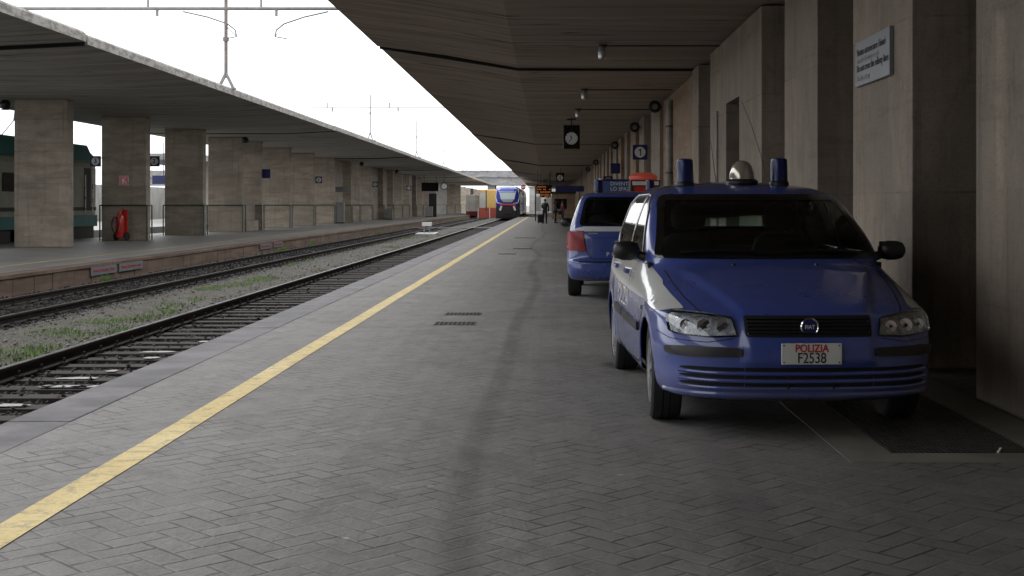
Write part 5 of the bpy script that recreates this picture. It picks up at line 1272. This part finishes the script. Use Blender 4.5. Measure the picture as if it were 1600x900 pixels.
s2a = rounded([(.62, 1.10), (1.30, 1.08), (1.30, 1.50), (.78, 1.50)], [.05, .03, .03, .08]); s2b = rounded([(1.36, 1.08), (2.1, 1.07), (2.1, 1.51), (1.36, 1.51)], .03); s2c = rounded([(2.18, 1.07), (3.2, 1.07), (2.72, 1.42), (2.4, 1.5), (2.18, 1.51)], [.03, .04, .1, .06, .03])
c2.cut([('front', inset(rw, .024)), ('back', inset(ff, .02))] + [(v, inset(p, .012)) for v in ('left', 'right') for p in (s2a, s2b, s2c)])
c2.patch('rear_window_frame', 'front', rw, 'gloss_black', .006, .02, hole=rwi, step=.03); c2.patch('rear_window', 'front', inset(rw, .045), 'glass_wind', .003)
c2.patch('windscreen', 'back', ff, 'glass_wind', .003)
for vw in ('left', 'right'):
    for p in (s2a, s2b, s2c):
        c2.patch('window_frame', vw, p, 'gloss_black', .005, .015, hole=inset(p, .026), step=.03); c2.patch('side_window', vw, inset(p, .02), 'glass_side', .003)
    c2.tubeline('roof_rail', vw, [(.7, 1.535), (1.4, 1.55), (2.2, 1.55)], .012, 'silver_trim', .012)
    c2.patch('white_band', vw, rounded([(.30, 1.0), (.42, 1.05), (3.3, 1.04), (4.2, .84), (4.2, .72), (3, .86), (1, .9), (.32, .9)], .02), 'white_paint', .0035)
    c2.patch('white_pillar', vw, rounded([(.30, 1.07), (.58, 1.07), (.74, 1.525), (.62, 1.53)], .02), 'white_paint', .0035)
    c2.line('door_seam', vw, [(1.33, 1.06), (1.34, .6), (1.45, .33), (2.1, .32)], .007); c2.line('door_seam', vw, [(2.14, 1.05), (2.15, .33)], .007); c2.line('door_seam', vw, [(2.14, .32), (3.1, .33), (3.25, .6), (3.2, 1.0)], .007)
    c2.patch('side_moulding', vw, rounded([(1.35, .54), (3.15, .54), (3.15, .59), (1.35, .59)], .015), 'black', .014, .014)
for sg in (-1, 1):
    tl = c2.patch('tail_light', 'front', rounded([(sg * .865, 1.0), (sg * .875, .84), (sg * .86, .715), (sg * .59, .715), (sg * .62, .84), (sg * .625, 1.0)], [.03, .02, .03, .03, .02, .03]), 'tail_red', .02, .02, step=.03)
    c2.line('tailgate_seam', 'front', [(sg * .655, 1.06), (sg * .615, .9), (sg * .585, .7), (sg * .50, .60)], .008)
    b = MB(); n = 14
    for (t, f) in ((0, .35), (.04, .9), (.12, 1), (.19, .85), (.22, .4)):
        b.v += [(sg * (.84 + t), 2.98 + .07 * f * math.cos(k * 2 * math.pi / n), 1.10 + .08 * f * math.sin(k * 2 * math.pi / n)) for k in range(n)]
    for i in range(4):
        for k in range(n): b.f.append((i * n + k, i * n + (k + 1) % n, (i + 1) * n + (k + 1) % n, (i + 1) * n + k)); b.m.append(0)
    b.f += [tuple(range(n)), tuple(4 * n + k for k in range(n))]; b.m += [0, 0]; b.tube([(sg * .76, 2.95, 1.05), (sg * .86, 2.97, 1.08)], .03, 8)
    b.build('mirror', 'black', c2.root, smooth=True, angle=60)
    c2.patch('rear_wing_panel', 'front', rounded([(sg * .60, 1.06), (sg * .69, 1.065), (sg * .80, 1.03), (sg * .63, 1.01)], .01), 'white_paint', .0035)
c2.patch('silver_band', 'front', rounded([(-.62, 1.005), (.62, 1.005), (.65, 1.075), (-.65, 1.075)], .01), 'white_paint', .0035, step=.03)
c2.line('tailgate_seam', 'front', [(-.5, .60), (.5, .60)], .01); c2.patch('bumper_groove', 'front', rounded([(-.70, .545), (.70, .545), (.70, .565), (-.70, .565)], .006), 'void', .003)
c2.patch('tailgate_recess', 'front', rounded([(-.42, .70), (.42, .70), (.42, .90), (-.42, .90)], .04), 'blue_car2', .012, .012, step=.03)
c2.tubeline('tailgate_edge', 'front', [(-.46, .915), (0, .925), (.46, .915)], .012, 'blue_car2', .004)
h_, n_ = c2.hit('front', (0, 1.02)); MB().lathe([(.06, -.03), (.06, -.02), (.05, -.005)], (h_.x, h_.y, 1.02), 'y', 24).build('badge', 'chrome', c2.root, smooth=True)
h_, n_ = c2.hit('front', (0, .8)); pt2 = MB().box(-.17, .17, h_.y - .03, h_.y - .014, .735, .865).build('number_plate', 'plate', c2.root)
text('lettering', 'POLIZIA', .05, 'txt_red', pt2, (0, h_.y - .033, .83), sx=.86, off=.001); text('lettering', 'F8021', .07, 'txt_black', pt2, (0, h_.y - .033, .772), sx=.8)
for i, ch in enumerate('POLIZIA'):
    h_, n_ = c2.hit('front', (0, .665)); text('letter', ch, .085, 'txt_white', c2.root, (-.27 + i * .09, h_.y - .006, .665), off=.001)
h_, n_ = c2.hit('front', (-.5, .975)); MB().box(-.56, -.42, h_.y - .006, h_.y, .965, .985).build('model_badge', 'chrome', c2.root)
h_, n_ = c2.hit('front', (0, 1.10)); MB().tube([(.0, h_.y - .03, 1.09), (-.25, h_.y - .0, 1.13), (-.38, h_.y + .02, 1.15)], .01, 6).build('wiper', 'black', c2.root)
rz2 = lambda x, y: c2.hit('top', (x, y))[0].z
beacon(c2, -.41, 1.5, rz2(-.41, 1.5) - .004, .07, .2); beacon(c2, .41, 1.5, rz2(.41, 1.5) - .004, .07, .2)
MB().box(-.74, .74, .3, 3.4, .26, .34).build('floor', 'interior', c2.root); MB().box(-.68, .68, .35, .9, .5, 1.04).build('parcel_shelf', 'interior', c2.root); MB().box(-.68, .68, 1.1, 1.3, .5, 1.08).build('rear_bench', 'interior', c2.root, bevel=.03)
for x in (-.36, .36): seat(c2, x, 2.0, .68)
MB().box(-.72, .72, 2.8, 3.3, .7, 1.05).build('dashboard', 'interior', c2.root)
MB().obox((.0, 2.62, 1.42), (0, 0, 0), .22, .03, .06).build('rear_view_mirror', 'black', c2.root)
MB().box(-.72, .72, .3, 4.2, .265, .285).build('underbody', 'void', c2.root)
wells(c2, W2, .89)
for x in (-.775, .775):
    for (yy, zz) in W2: wheel(c2, x, yy, .32, .32, .205)
for o_ in (c1.root, c2.root): o_['group'] = 'police cars parked on the platform'
# loose bits on the floor
o = MB().obox((2.52 + .03, 7.35, .012), (0, R(-8), R(60)), .09, .012, .004).build('paper_scrap', 'sign_white'); tag(o, 'tiny white paper scrap lying on the grating by the right wall', 'litter')
